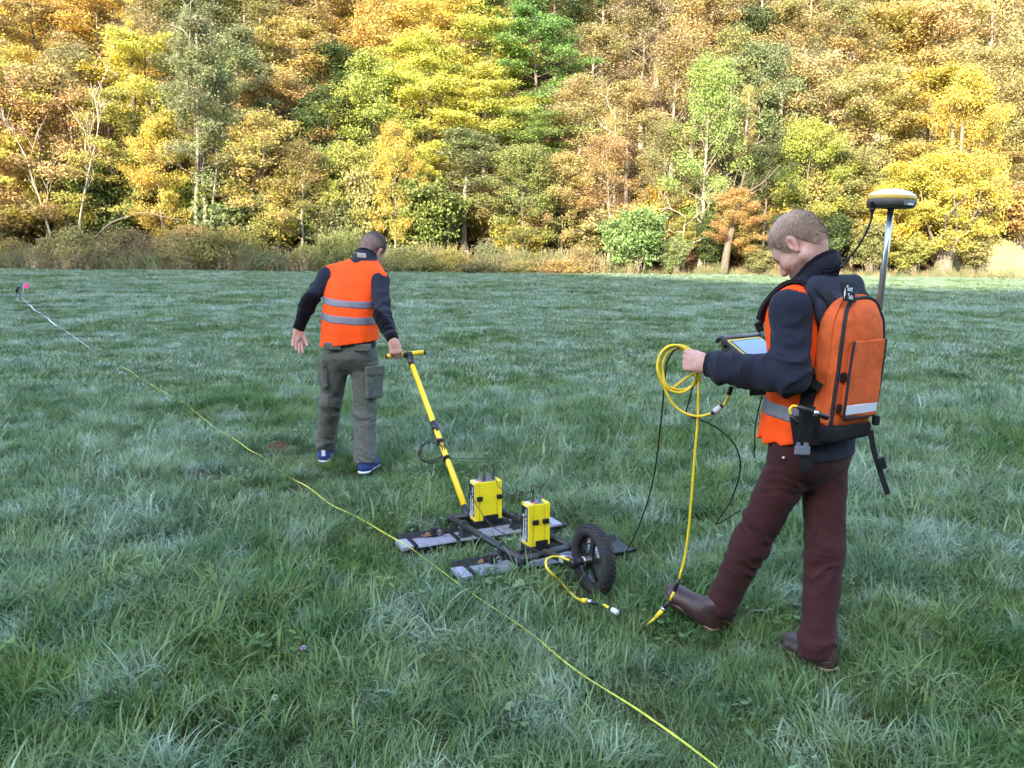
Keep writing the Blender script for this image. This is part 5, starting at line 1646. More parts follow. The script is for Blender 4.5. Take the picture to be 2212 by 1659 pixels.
def skid(c, name_label, plank_end):
    """black tray with an upturned far side, a ribbed grey plank in it, straps across"""
    ln, hw, z = .485, .105, .045
    mb = MB()
    prof = [(-hw, .018), (-hw + .012, .004), (hw - .012, .004), (hw, .030), (hw + .004, .030), (hw - .008, -.004), (-hw + .008, -.004), (-hw - .004, .018)]
    vs = []; fs = []; m = len(prof)
    ts = np.concatenate([[-ln - .0, -ln + .03], np.linspace(-ln + .06, ln - .10, 8), [ln - .06, ln - .01]])
    for i, t in enumerate(ts):
        lift = .012 * max(0, (t - ln + .06) / .11) ** 1.5
        for u, h in prof:
            vs.append(c + SA * t + SB * u + UZ * (z + h + lift))
    for i in range(len(ts) - 1):
        for k in range(m):
            fs.append((i * m + k, (i + 1) * m + k, (i + 1) * m + (k + 1) % m, i * m + (k + 1) % m))
    fs.append(tuple(range(m))); fs.append(tuple((len(ts) - 1) * m + k for k in range(m - 1, -1, -1)))
    mb.add(vs, fs)
    tray = mb.build('skid_tray', TRAY, sled)
    # ribbed plank, sits towards the near side of the tray
    mb = MB(); off = -.030
    ribs = []; w = .068
    for k in range(4):
        x0 = -w + k * 2 * w / 4
        ribs += [(x0, .012), (x0 + .006, .026), (x0 + 2 * w / 4 - .019, .026), (x0 + 2 * w / 4 - .012, .012)]
    ribs += [(w, .012)]
    top = ribs; m = len(top)
    for t0, t1, full in ((-ln - .028, -ln + .055, False), (-ln + .055, ln - .05 - plank_end, True), (ln - .05 - plank_end, ln - plank_end, False)):
        vs = []; fs = []
        for t in (t0, t1):
            for u, h in top:
                hh = h if full else .0265
                vs.append(c + SA * t + SB * (u + off) + UZ * (z + hh))
            for u, h in ((w, .008), (-w, .008)):
                vs.append(c + SA * t + SB * (u + off) + UZ * (z + h))
        k = m + 2
        for i in range(k):
            fs.append((i, (i + 1) % k, k + (i + 1) % k, k + i))
        fs.append(tuple(range(k - 1, -1, -1))); fs.append(tuple(k + i for i in range(k)))
        mb.add(vs, fs)
    plank = mb.build('ribbed_plank', PLANK, tray)
    for t in (-ln + .045, -.20, .30):
        mb = MB()
        p = [c + SA * t + SB * (-hw - .004) + UZ * (z + .0), c + SA * t + SB * (off - w) + UZ * (z + .030), c + SA * t + SB * off + UZ * (z + .031), c + SA * t + SB * (off + w) + UZ * (z + .030), c + SA * t + SB * (hw - .01) + UZ * (z + .010)]
        mb.band(p, [SA * .011] * 5, [UZ] * 5, .0018)
        mb.build('strap', BLACK_WEB, tray)
    for t in (-.30, .22):
        mb = MB(); mb.box(c + SA * t + SB * .012 + UZ * (z + .052), (.020, .016, .024), (SA, SB, UZ), .003)
        mb.build('mounting_block', TRAY, tray)
        mb = MB(); cc = c + SA * (t + .022) + SB * -.012 + UZ * (z + .052)
        mb.tube([cc + .014 * (SA * math.cos(q) + unit(UZ - SB * .3) * math.sin(q)) for q in np.linspace(0, 2 * math.pi, 14)], .0016, 6, caps=False)
        mb.build('pull_ring', METAL, tray)
    return tray
skid(NB, 'near', .17); skid(FB, 'far', .05)

# frame of black tube
ZB = .125
P1, P2 = gnd(973.4, 1119.4, ZB), gnd(1130.5, 1209.8, ZB)
P3, P4 = gnd(1232, 1180, ZB), gnd(1085, 1106, ZB)
for a, b in ((P1, P2), (P4, P3), (P2, P3 + unit(P3 - P2) * .07), (P1, P4)):
    mb = MB(); mb.tube([a, a + (b - a) * .5, b], .0185, 14)
    mb.build('frame_tube', TUBE, sled)
for p in (P1, P2, P3, P4):
    mb = MB(); mb.lathe(p, UZ, [(.0001, -.024), (.016, -.022), (.022, -.012), (.023, .0), (.022, .012), (.016, .022), (.0001, .024)], 14)
    mb.build('frame_joint', TUBE, sled)
for a, b in ((P1, P2), (P4, P3)):
    for q in (.22, .74):
        p = a + (b - a) * q; d = unit(b - a); n = unit(np.cross(d, UZ))
        br = MB()
        br.add([p + n * .03 - UZ * .06 + d * .03, p - n * .03 - UZ * .06 + d * .03, p - n * .03 - UZ * .06 - d * .03, p + n * .03 - UZ * .06 - d * .03, p + n * .010 + UZ * .034, p - n * .010 + UZ * .034], [(0, 1, 5, 4), (2, 3, 4, 5), (1, 2, 5), (3, 0, 4), (3, 2, 1, 0)])
        o = br.build('tube_bracket', TRAY, sled)
        bo = MB(); bo.cyl(p + n * .028 - UZ * .018, p + n * .038 - UZ * .018 + UZ * .02, .005, 8); bo.build('bolt', METAL, o)

# electronics boxes
def ebox(c, hw, hd, hh, lettering, connectors, latch_x):
    """c = bottom centre"""
    top = c + UZ * 2 * hh
    mb = MB(); seam = .0016
    cuts = [-hw, -hw + .028, hw - .030, hw]
    o = None
    body = MB()
    for i in range(3):
        a, b = cuts[i] + (seam if i else 0), cuts[i + 1] - (seam if i < 2 else 0)
        body.box(c + SA * (a + b) / 2 + UZ * hh, ((b - a) / 2, hd, hh - (0 if i != 1 else .001)), (SA, SB, UZ), .0025)
    body.box(c + UZ * hh, (hw - .01, hd - .006, hh - .006), (SA, SB, UZ))
    box = body.build('electronics_box', YELLOW, sled)
    mb = MB(); mb.box(c - UZ * .014, (hw + .004, hd + .004, .018), (SA, SB, UZ), .003); mb.build('box_base', BLACK_PL, box)
    mb = MB(); mb.box(c + SA * .012 - SB * (hd + .004) + UZ * .012, (hw * .55, .003, .020), (SA, SB, UZ), .001); mb.build('base_clip', BLACK_PL, box)
    # label panel on the narrow side, white frame line, lettering that reads upwards
    fcen = c - SA * hw + UZ * hh
    mb = MB(); mb.box(fcen - SA * .0008 + UZ * .008, (.0012, hd - .004, hh - .020), (SA, SB, UZ), .001); mb.build('label_border', SILVER_TAPE, box)
    mb = MB(); mb.box(fcen - SA * .0022 + UZ * .008, (.0012, hd - .0055, hh - .0215), (SA, SB, UZ), .001); mb.build('label_panel', LABEL, box)
    me = text_mesh('Sensors &\nSoftware Inc.', .0275, WHITE_INK, fcen - SA * .0038 - UZ * (hh * .50) + SB * .002, UZ, SB, .22)
    put('lettering', me, box)
    for k in range(6):
        y0 = hd * .62 - k * .0085
        pts = [fcen - SA * .0038 + SB * (y0 - .010 * math.tanh((t - .5) * 5)) + UZ * (-hh * .84 + t * hh * .36) for t in np.linspace(0, 1, 10)]
        mb = MB(); mb.band(pts, [SB * .0018] * 10, [SA] * 10, .0003); mb.build('wave_mark', WHITE_INK, box)
    for lx in latch_x:
        mb = MB(); mb.box(c + SA * lx - SB * (hd + .0055) + UZ * hh * 1.18, (.017, .006, .0125), (SA, SB, UZ), .0025); mb.build('latch', BLACK_PL, box)
    mb = MB(); mb.box(c - SA * (hw + .004) + SB * hd * .72 + UZ * hh * 1.18, (.005, .010, .012), (SA, SB, UZ), .002); mb.build('latch', BLACK_PL, box)
    mb = MB(); mb.box(top + SA * .002 + UZ * .0008, (hw - .033, hd - .008, .0012), (SA, SB, UZ)); mb.build('connector_plate', GREY_PL, box)
    mb = MB(); mb.box(top - SA * (hw - .015) + UZ * .0008, (.010, hd - .010, .001), (SA, SB, UZ)); mb.build('serial_label', SILVER_TAPE, box)
    mb = MB(); mb.lathe(top - SA * (hw - .040) - SB * hd * .45 + UZ * .002, UZ, [(.004, 0), (.004, .003), (.0001, .005)], 10); mb.build('red_indicator', LED, box)
    for dx, dy, dark in connectors:
        p = top + SA * dx + SB * dy
        mb = MB(); mb.lathe(p, UZ, [(.0095, .001), (.0095, .010), (.0075, .012), (.0070, .026), (.0045, .031), (.0030, .042), (.0001, .043)], 12)
        mb.build('cable_plug' if dark else 'antenna_plug', BLACK_PL if dark else GREY_PL, box)
    return top
bxN = gnd(1163, 1179, .115)
bxF = gnd(1054, 1123, .115)
topN = ebox(bxN + SB * .03, .062, .040, .112, 'n', [(-.018, .0, True), (.022, -.004, False)], (-.024, .034))
topF = ebox(bxF + SB * .03, .083, .040, .112, 'f', [(-.035, .0, False), (-.010, -.004, True), (.020, .004, False), (.045, -.004, True)], (-.055, .066))

# tow handle
Hb = gnd(1019, 1118, .13) + SB * .06
Ht = at(882, 766, 5.635)
hd_ = unit(Ht - Hb)
mb = MB(); mb.tube([Hb, Hb + (Ht - Hb) * .5, Ht - hd_ * .10], .0175, 16); handle = mb.build('tow_pole', YELLOW_P, sled)
mb = MB(); mb.tube([Ht - hd_ * .115, Ht + hd_ * .012], .0215, 16)
Ta, Tb = at(833, 769.5, 5.635), at(920, 760.5, 5.635)
td = unit(Tb - Ta)
mb.tube([Ht - td * .030, Ht + td * .030], .0215, 16); mb.build('tee_joint', BLACK_PL, sled)
mb = MB(); mb.tube([Ta + td * .006, Ta + td * .05, Tb - td * .006], .0170, 16); mb.build('grip_bar', YELLOW_P, sled)
for e, s_ in ((Ta, 1), (Tb, -1)):
    mb = MB(); mb.cyl(e, e + td * s_ * .012, .0182, 16); mb.build('end_cap', BLACK_PL, sled)
mb = MB(); mb.tube([Hb - hd_ * .03, Hb + hd_ * .06], .024, 14); mb.build('pole_socket', BLACK_PL, sled)
def on_pole(py):
    """point of the pole at the height where the photograph shows row py"""
    lo_, hi_ = 0., 1.
    for _ in range(40):
        m_ = (lo_ + hi_) / 2; p = Hb + (Ht - Hb) * m_
        d_ = p[1] * math.cos(PITCH) - (p[2] - EYE) * math.sin(PITCH); u_ = p[1] * math.sin(PITCH) + (p[2] - EYE) * math.cos(PITCH)
        if 829.5 - 1789 * u_ / d_ > py: lo_ = m_
        else: hi_ = m_
    return Hb + (Ht - Hb) * lo_
c = on_pole(921); a_, b_, _ = frame(hd_)
mb = MB(); mb.tube([c - hd_ * .035, c + hd_ * .035], .0225, 14); mb.box(c - V(0, 1, 0) * .022 + V(1, 0, 0) * .010, (.016, .012, .030), (np.cross(hd_, V(0, 1, 0)), V(0, 1, 0), hd_), .003); mb.build('quick_clamp', BLACK_PL, sled)
for py in (955, 991):
    c = on_pole(py); mb = MB(); mb.tube([c - hd_ * .014, c + hd_ * .014], .0215, 14); mb.box(c - V(0, 1, 0) * .02 - V(1, 0, 0) * .012, (.010, .006, .016), None, .002)
    mb.build('hook_strap', BLACK_WEB, sled)

# odometer wheel
WC = V(.382, 3.725, .172)
wx, wy = SB, UZ
def ringp(r, t, off=0.): return WC + r * (wx * math.cos(t) + wy * math.sin(t)) + SA * off
prof = []
for t in np.linspace(-math.radians(140), math.radians(140), 16):
    prof.append((.137 + .031 * math.cos(t), .034 * math.sin(t)))
prof.append(prof[0])
mb = MB(); mb.lathe(WC, SA, prof, 56); wheel_tyre = mb.build('tyre', TYRE, sled)
mb = MB()
for row, (off, tilt) in enumerate(((-.0225, .5), (-.0075, -.2), (.0075, .2), (.0225, -.5))):
    for k in range(44):
        t = 2 * math.pi * (k + .5 * (row % 2)) / 44
        rd = wx * math.cos(t) + wy * math.sin(t); tg = -wx * math.sin(t) + wy * math.cos(t)
        r = .137 + .031 * math.cos(off / .034 * 1.15)
        n_ = unit(rd * math.cos(off / .03 * .9) + SA * math.sin(off / .03 * .9)); sd_ = np.cross(n_, tg)
        mb.box(WC + rd * r + SA * off, (.0078, .0056, .0036), (unit(tg + sd_ * tilt * .6), unit(sd_ - tg * tilt * .6), n_), .001)
o = mb.build('tread', TYRE, wheel_tyre); o['kind'] = 'stuff'
mb = MB(); mb.lathe(WC, SA, [(.121, -.022), (.126, -.020), (.119, -.012), (.110, -.008), (.110, .008), (.119, .012), (.126, .020), (.121, .022), (.105, .010), (.105, -.010), (.121, -.022)], 48); mb.build('rim', BLACK_PL, sled)
for k in range(5):
    t = 2 * math.pi * (k + .3) / 5
    mb = MB()
    p0, p1, p2 = ringp(.022, t, -.010), ringp(.065, t, -.006), ringp(.108, t, 0)
    tg = -wx * math.sin(t) + wy * math.cos(t)
    mb.band([p0, p1, p2], [tg * .018, tg * .012, tg * .017], [SA] * 3, .008)
    mb.build('spoke', BLACK_PL, sled)
mb = MB(); mb.lathe(WC, SA, [(.0001, -.125), (.024, -.125), (.026, -.120), (.026, -.085), (.017, -.080), (.017, -.052), (.0225, -.050), (.0225, -.012), (.030, -.010), (.030, .012), (.0001, .014)], 24); mb.build('hub', BLACK_PL, sled)
for off in (-.054, .018):
    mb = MB(); mb.lathe(WC, SA, [(.019, off - .003), (.0235, off - .003), (.0235, off + .003), (.019, off + .003)], 20); mb.build('hub_ring', METAL, sled)
mb = MB(); armA = gnd(1176, 1193, .135); armB = WC - SA * .105
mb.tube([armA, armA + (armB - armA) * .55, armB - unit(armB - armA) * .02], .0175, 12); mb.build('wheel_arm', TUBE, sled)
mb = MB(); q = armA + (armB - armA) * .62; dq = unit(armB - armA); mb.tube([q, q + dq * .035], .0195, 12); mb.build('encoder_label', SILVER_TAPE, sled)

# cables of the sled (each its own thing)
def cable(name, pts, r, mat, label, cat, n=8, seg=8):
    mb = MB(); mb.tube(smooth_path(pts, seg), r, n)
    return tag(mb.build(name, mat), label, cat)
pN1, pN2 = topN + SA * -.018, topN + SA * .022 - SB * .004
pF1, pF2, pF3, pF4 = topF - SA * .035, topF - SA * .010 - SB * .004, topF + SA * .020 + SB * .004, topF + SA * .045 - SB * .004
up = UZ * .040
cable('loop_cable', [pN1 + up, pN1 + UZ * .09 - SA * .01, at(1165, 1052, 4.05), at(1174, 1046, 4.06), at(1171, 1055, 4.07), pN2 + UZ * .075, pN2 + up], .0022, BCABLE, 'thin black cable looped between the plugs on the smaller yellow box', 'cable')
cable('loop_cable', [pF2 + up, pF2 + UZ * .085, at(1028, 1010, 4.44), at(1018, 1014, 4.43), at(1014.5, 1035, 4.425), at(1016, 1060, 4.41), at(1036, 1102, 4.36), at(1068, 1140, 4.2), at(1125, 1172, 3.98), at(1180, 1200, 3.86)], .0024, BCABLE, 'thin black cable running down from the larger yellow box to the wheel arm', 'cable')
cable('fibre_cable', [pF4 + up, pF4 + UZ * .09, at(1060, 1008, 4.5), at(1080, 993, 4.55), at(1060, 991, 4.6), at(1020, 991, 4.75), on_pole(990) + V(.015, -.02, 0), on_pole(1000) + V(0, -.024, 0)], .0022, BCABLE, 'thin black cable arching from the larger yellow box to the tow pole', 'cable')
cable('fibre_cable', [pF4 + up + SA * .004, pF4 + UZ * .08 + SA * .03, at(1072, 1040, 4.3), at(1095, 1066, 4.1), at(1120, 1070, 4.08), at(1150, 1060, 4.06), pN1 + UZ * .075 + SA * .004, pN1 + up + SA * .003], .0022, BCABLE, 'thin black cable sagging between the two yellow boxes', 'cable')
# coil of spare cable strapped to the pole
c = on_pole(972) - V(.07, .015, 0)
mb = MB()
rnd = random.Random(4)
for k in range(5):
    r1, r2, ph = .078 + rnd.uniform(-.008, .008), .062 + rnd.uniform(-.008, .008), rnd.uniform(-.15, .15)
    off = V(rnd.uniform(-.008, .008), -.012 + .006 * k, rnd.uniform(-.01, .01))
    ca = unit(V(1, .1, .30 + ph)); cb = unit(V(-.30, .30, 1))
    pts = [c + off + ca * r1 * math.cos(t) + cb * r2 * math.sin(t) for t in np.linspace(0, 2 * math.pi, 33)]
    mb.tube(pts, .0024, 6, caps=False)
for dx in (-.03, .01):
    p0 = on_pole(993) - V(0, .02, 0)
    mb.tube(smooth_path([p0, p0 + V(-.02 + dx, -.02, -.06), p0 + V(-.07 + dx, -.02, -.12)], 5), .0024, 6)
tag(mb.build('cable_coil', BCABLE), 'coil of black cable strapped to the yellow tow pole', 'cable')
# yellow lead of the wheel sensor, trailing into the grass
hp_ = WC - SA * .105
cable('sensor_lead', [hp_ + V(-.02, -.01, .018), at(1208, 1203, 3.75), at(1192, 1203, 3.72), at(1180, 1210, 3.68), at(1181, 1226, 3.62), at(1196, 1243, 3.62), gnd(1212, 1258, .07), gnd(1226, 1274, .04), gnd(1243, 1290, .07), gnd(1256, 1297, .085)], .0055, YCABLE, 'yellow lead of the wheel sensor curling into the grass', 'cable')
lead = empty('lead_connector', gnd(1290, 1308, .08), 'yellow and black plugged connector lying in grass below the wheel', 'connector')
pp = [gnd(1256, 1297, .085), gnd(1269, 1298, .09), gnd(1278, 1301, .09), gnd(1292, 1305, .085)]
mb = MB(); mb.tube([pp[0], pp[1]], .011, 10); mb.build('yellow_boot', YCABLE, lead)
mb = MB(); mb.tube([pp[1], pp[2]], .0105, 10); mb.build('metal_ring', METAL, lead)
mb = MB(); mb.tube([pp[2], pp[3]], [.011, .006], 10); mb.build('black_boot', BLACK_PL, lead)
qq = [gnd(1303, 1306, .08), gnd(1318, 1314, .08), gnd(1323, 1317, .085), gnd(1334, 1324, .085)]
mb = MB(); mb.tube([qq[0], qq[1]], .0055, 8); mb.build('yellow_sheath', YCABLE, lead)
mb = MB(); mb.tube([qq[1], qq[2]], .009, 10); mb.build('black_collar', BLACK_PL, lead)
mb = MB(); mb.tube([qq[2], qq[3]], .012, 10); mb.build('white_tag', WHITE_RUB, lead)
# ================================================================== backpack
PACK = material('orange_cordura', (.60, .115, .030), rough=.8, spec=.2, vary=.16, vscale=26, bump=.4, bscale=800, fold=.45)
NAVY = material('navy_padding', (.022, .026, .044), rough=.85, spec=.25, vary=.14, vscale=120, bump=.35, bscale=700, fold=.2)
PIPING = material('dark_piping', (.016, .015, .020), rough=.8)
STRIP = material('white_reflective_strip', (.62, .66, .74), rough=.35, metal=.1, bump=.1, bscale=900)

PB = unit(V(.50, -.866, 0)); PS = unit(V(-.866, -.50, 0))
PU = unit(UZ + PB * .09); PB = unit(PB - PU * (PB @ PU))
PC = at(1856, 792, 2.905) - PS * .012                                  # middle of the rear panel
pack = empty('backpack', PC - PU * .24, 'orange backpack with black base and harness worn by the person in maroon trousers', 'backpack')
def PP(s_, u_, b_): return PC + PS * s_ + PU * u_ + PB * b_
PAX = np.array([PS, PU, PB])

# main compartment with a domed top
pr = [(brick(PP(0, -.055, -.062), (.115, .180, .062), PAX, .040), 0), (cap(PP(-.022, .150, -.066), PP(.022, .150, -.066), .094, .094, (PB, .72)), .06),
      (brick(PP(0, .07, -.068), (.112, .11, .056), PAX, .03), .03)]
s = solid_of(pr, .005)
s.warp(lambda P: -.0055 * vnoise(P * np.array([9, 9, 6]), 3) - .0030 * vnoise(P * 24, 7))
v, f = s.mesh(); PACK_S = s; pbody = put('main_compartment', mesh_from(v, f, PACK), pack)
s = solid_of([(brick(PP(0, -.245, -.062), (.117, .034, .066), PAX, .022), 0)], .005)
s.warp(lambda P: -.004 * vnoise(P * 14, 5)); v, f = s.mesh(); put('base_panel', mesh_from(v, f, BLACK_WEB), pack)
# zip running up the side and over the dome
arc = [(.106, -.215, -.012), (.106, -.12, -.012), (.106, .0, -.012), (.106, .09, -.014), (.101, .16, -.018), (.082, .215, -.024), (.050, .243, -.030), (.0, .250, -.034), (-.050, .243, -.030), (-.082, .215, -.024), (-.101, .16, -.018), (-.106, .06, -.014), (-.106, -.10, -.012)]
mb = MB(); mb.tube(snap(PACK_S, smooth_path([PP(*a) for a in arc], 6), .002), .0072, 8); mb.build('zip', PIPING, pack)
arc2 = [(a * 1.1, b, c - .030) for a, b, c in arc]
mb = MB(); mb.tube(snap(PACK_S, smooth_path([PP(*a) for a in arc2], 6), .001), .0034, 6); mb.build('seam_piping', PACK, pack)
# rear pocket with a flap
s = solid_of([(brick(PP(-.006, -.045, -.004), (.086, .130, .018), PAX, .012), 0)], .004)
s.warp(lambda P: -.004 * vnoise(P * 11, 9)); v, f = s.mesh(); pocket_o = put('rear_pocket', mesh_from(v, f, PACK), pack)
s = solid_of([(brick(PP(-.006, -.040, .0135), (.088, .140, .006), PAX, .005), 0)], .004)
s.warp(lambda P: -.004 * vnoise(P * 10, 12)); v, f = s.mesh(); put('pocket_flap', mesh_from(v, f, PACK), pocket_o)
edge = [(-.090, .098), (-.094, .02), (-.094, -.140), (-.086, -.176), (-.072, -.181), (.058, -.181), (.074, -.175), (.079, -.140), (.081, .02), (.078, .098)]
mb = MB(); mb.tube(smooth_path([PP(a, b, .0165) for a, b in edge], 4), .0052, 7); mb.build('flap_piping', PIPING, pocket_o)
mb = MB(); mb.box(PP(-.006, -.150, .0210), (.083, .017, .0015), PAX, .001); mb.build('reflective_strip', STRIP, pocket_o)
for u in (-.03, -.145):
    mb = MB(); mb.box(PP(.094, u, .004), (.010, .015, .006), PAX, .003); mb.build('strap_loop', BLACK_WEB, pocket_o)
# inner frame sheet and side harness panel (black) between pack and wearer
s = solid_of([(brick(PP(.0, -.05, -.140), (.085, .195, .022), PAX, .015), 0)], .006); v, f = s.mesh(); put('back_pad', mesh_from(v, f, BLACK_WEB), pack)
for sg in (1, -1):
    pr = [(cap(PP(sg * .104, -.04, -.11), PP(sg * .114, -.21, -.125), .022, .032, (PS, .6)), 0), (cap(PP(sg * .112, -.10, -.125), PP(sg * .122, -.22, -.155), .030, .040, (PS, .6)), .03)]
    s = solid_of(pr, .005); v, f = s.mesh(); put('side_panel', mesh_from(v, f, BLACK_WEB), pack)
# padded yoke behind the neck
pr = [(cap(RP(-.050, .110, 1.462), RP(-.050, -.140, 1.462), .056, .056, (RF, .66)), 0), (cap(RP(-.095, .105, 1.385), RP(-.095, -.140, 1.385), .060, .058, (RF, .55)), .05)]
s = solid_of(pr, .005); s.warp(lambda P: -.003 * vnoise(P * 12, 2)); v, f = s.mesh(); yoke = put('yoke_pad', mesh_from(v, f, NAVY), pack)
mb = MB()
yc = at(1834, 630, 2.865); yx = unit(-RL - UZ * .12); yn = unit(-RF + UZ * .35 + V(-.1, -.2, 0)); yu = unit(np.cross(yn, yx)); yn = np.cross(yx, yu)
mb.box(yc - yn * .003, (.040, .034, .003), (yx, yu, yn), .002); patch = mb.build('logo_patch', BLACK_WEB, pack)
put('lettering', text_mesh('Ser\nSo', .030, WHITE_INK, yc + yn * .0010 + yu * .002 - yx * .012, yx, yu), patch)
for k in range(6):
    pts = [yc + yn * .0012 + yx * (-.031 + .007 * math.tanh((t - .5) * 6) + .0) + yu * (-.026 + .040 * t) + yx * (k - 3) * .0010 + yu * (k - 3) * .0036 for t in np.linspace(0.25, .75, 8)]
    mb = MB(); mb.tube(pts, .0008, 5); mb.build('wave_mark', WHITE_INK, patch)
# shoulder straps: from the yoke over each shoulder and down the chest
def strap(path, wvec, name, mat=BLACK_WEB, hw=.030, th=.007):
    P = smooth_path(path, 6); n = len(P); W = []; Nn = []
    wv = smooth_path(wvec, 6)
    for i in range(n):
        d = unit(P[min(i + 1, n - 1)] - P[max(i - 1, 0)]); w = unit(wv[i] - d * (wv[i] @ d))
        W.append(w * hw); Nn.append(np.cross(d, w))
    mb = MB(); mb.band(P, W, Nn, th)
    o = mb.build(name, mat, pack)
    return o
lat = [RL * .9 + RF * .1] * 6
strap([RP(-.135, .10, 1.35), RP(-.110, .115, 1.43), RP(-.03, .128, 1.490), RP(.05, .132, 1.484), RP(.126, .135, 1.41), RP(.150, .14, 1.345)], lat, 'shoulder_strap')
strap([RP(-.135, -.10, 1.35), RP(-.110, -.115, 1.43), RP(-.03, -.128, 1.490), RP(.05, -.132, 1.484), RP(.126, -.135, 1.41), RP(.150, -.14, 1.345)], lat, 'shoulder_strap')
strap([RP(-.13, .175, 1.12), RP(-.06, .205, 1.17), RP(.0, .210, 1.19), RP(.045, .208, 1.21)], [UZ] * 4, 'lower_strap', hw=.016, th=.003)
strap([RP(-.14, .12, 1.33), RP(-.152, .135, 1.25), RP(-.150, .16, 1.15)], [RL] * 3, 'load_strap', hw=.010, th=.003)
# dangling sternum strap with its buckle in front of the chest
p = at(1668, 688, 3.16)
strap([RP(.150, .13, 1.37), p + V(.02, 0, .015), p, at(1650, 688, 3.18), at(1642, 700, 3.18)], [UZ + RF * .2] * 5, 'sternum_strap', hw=.011, th=.0025)
mb = MB(); q = at(1640, 706, 3.18); mb.box(q, (.014, .007, .020), (unit(V(.8, -.3, .4)), unit(V(.3, 1, 0)), unit(V(-.4, 0, .8))), .003); mb.build('buckle', BLACK_PL, pack)
# hip belt on the near side with grey buckle and hanging web
strap([RP(-.14, .13, .97), RP(-.10, .190, .965), RP(-.05, .212, .955)], [UZ] * 3, 'hip_belt', hw=.055, th=.010)
strap([at(1748, 878, 2.845), at(1744, 915, 2.84), at(1738, 950, 2.84), at(1733, 975, 2.845)], [V(.9, .3, 0)] * 4, 'belt_web', hw=.026, th=.003)
mb = MB(); q = at(1733, 973, 2.835); bx = unit(V(.93, .3, -.1)); bn = unit(V(.25, -.95, .1)); bz = np.cross(bx, bn)
mb.box(q, (.031, .006, .016), (bx, bn, bz), .003); mb.box(q + bz * -.018 + bx * .012, (.010, .005, .010), (bx, bn, bz), .002); mb.box(q + bz * -.018 - bx * .018, (.006, .005, .010), (bx, bn, bz), .002); mb.build('belt_buckle', GREY_PL, pack)
strap([at(1737, 985, 2.85), at(1741, 1003, 2.85), at(1743, 1016, 2.852)], [V(.9, .3, 0)] * 3, 'web_end', hw=.024, th=.002)
# far side: hanging strap with a buckle
strap([at(1880, 930, 2.98), at(1888, 975, 2.97), at(1899, 1010, 2.96), at(1910, 1045, 2.95), at(1918, 1067, 2.95)], [V(1, .2, .2)] * 5, 'hanging_strap', hw=.010, th=.002)
mb = MB(); mb.box(at(1904, 1000, 2.945), (.015, .008, .024), (unit(V(.95, 0, .3)), V(0, 1, 0), unit(V(-.3, 0, .95))), .003); mb.build('buckle', BLACK_PL, pack)
mb = MB(); mb.box(at(1892, 908, 2.97), (.012, .01, .018), None, .004); mb.build('compression_loop', BLACK_WEB, pack)
# stub cable with silver collar plugged to the harness
mb = MB(); a, b = at(1722, 878, 2.80), at(1788, 902, 2.80)
mb.tube([a, a + (b - a) * .3, b], [.008, .0105, .0105], 10); mb.build('cable_plug', BLACK_PL, pack)
mb = MB(); mb.tube([a + (b - a) * .52, a + (b - a) * .66], .0115, 10); mb.build('plug_collar', METAL, pack)
mb = MB(); mb.tube(smooth_path([a, at(1713, 877, 2.80), at(1706, 884, 2.80), at(1708, 895, 2.80)], 6), .0045, 8); mb.build('yellow_stub', YCABLE, pack)
mb = MB(); mb.tube([at(1708, 895, 2.80), at(1713, 905, 2.80), at(1722, 914, 2.80)], [.006, .009, .009], 10); mb.build('stub_boot', BLACK_PL, pack)

# ================================================================== satellite receiver on its pole
CREAM = material('cream_dome', (.66, .65, .58), rough=.45, vary=.05, vscale=20)
DULLY = material('dull_yellow_ring', (.56, .38, .06), rough=.5)
DGREY = material('dark_grey_housing', (.085, .085, .085), rough=.6, vary=.1, vscale=40)
ALU = material('brushed_aluminium', (.50, .54, .62), rough=.32, metal=.85, vary=.06, vscale=60)
gb, gt = at(1901, 652, 2.99), at(1924, 452, 2.99)
gax = unit(gt - gb)
gnss = empty('satellite_receiver', gb, 'cream and yellow satellite receiver dome on a silver pole above the backpack', 'antenna')
mb = MB(); mb.tube([gb - gax * .12, gb + (gt - gb) * .5, gt + gax * .004], .0105, 16); mb.build('pole', ALU, gnss)
gc = gt + gax * .004
R0 = .0815
mb = MB(); mb.lathe(gc, gax, [(.0001, 0), (R0 * .80, .0), (R0 * .93, .004), (R0, .016), (R0, .026), (R0 * .985, .028)], 40); mb.build('housing', DGREY, gnss)
mb = MB(); mb.lathe(gc, gax, [(R0 * .985, .0275), (R0 * 1.0, .029), (R0 * .985, .041), (R0 * .95, .042)], 40); mb.build('yellow_ring', DULLY, gnss)
mb = MB(); mb.lathe(gc, gax, [(R0 * .96, .0415), (R0 * .90, .0475), (R0 * .75, .0555), (R0 * .5, .0620), (R0 * .25, .0650), (.0001, .0660)], 40); mb.build('dome', CREAM, gnss)
fdir = unit(V(.22, -1, 0)); fdir = unit(fdir - gax * (fdir @ gax)); fs_ = np.cross(gax, fdir)
mb = MB()
P_ = [gc + gax * .014 + (fdir * math.cos(t) + fs_ * math.sin(t)) * (R0 * 1.004) for t in np.linspace(.12, -.42, 8)]
P_ = [gc + gax * .015 + (fdir * math.cos(t) + fs_ * math.sin(t)) * (R0 * 1.004) for t in np.linspace(-.12, .42, 8)]
mb.band(P_, [gax * .009] * 8, [unit(p - gc - gax * ((p - gc) @ gax)) for p in P_], .0006); mb.build('name_plate', GREY_PL, gnss)
P_ = [gc + gax * .011 + (fdir * math.cos(t) + fs_ * math.sin(t)) * (R0 * 1.016) for t in np.linspace(.05, .36, 8)]
mb = MB(); mb.band(P_, [gax * .0035] * 8, [unit(p - gc - gax * ((p - gc) @ gax)) for p in P_], .0006); mb.build('white_sticker', WHITE_RUB, gnss)
sp = gc - fs_ * (R0 * .96) + gax * .006
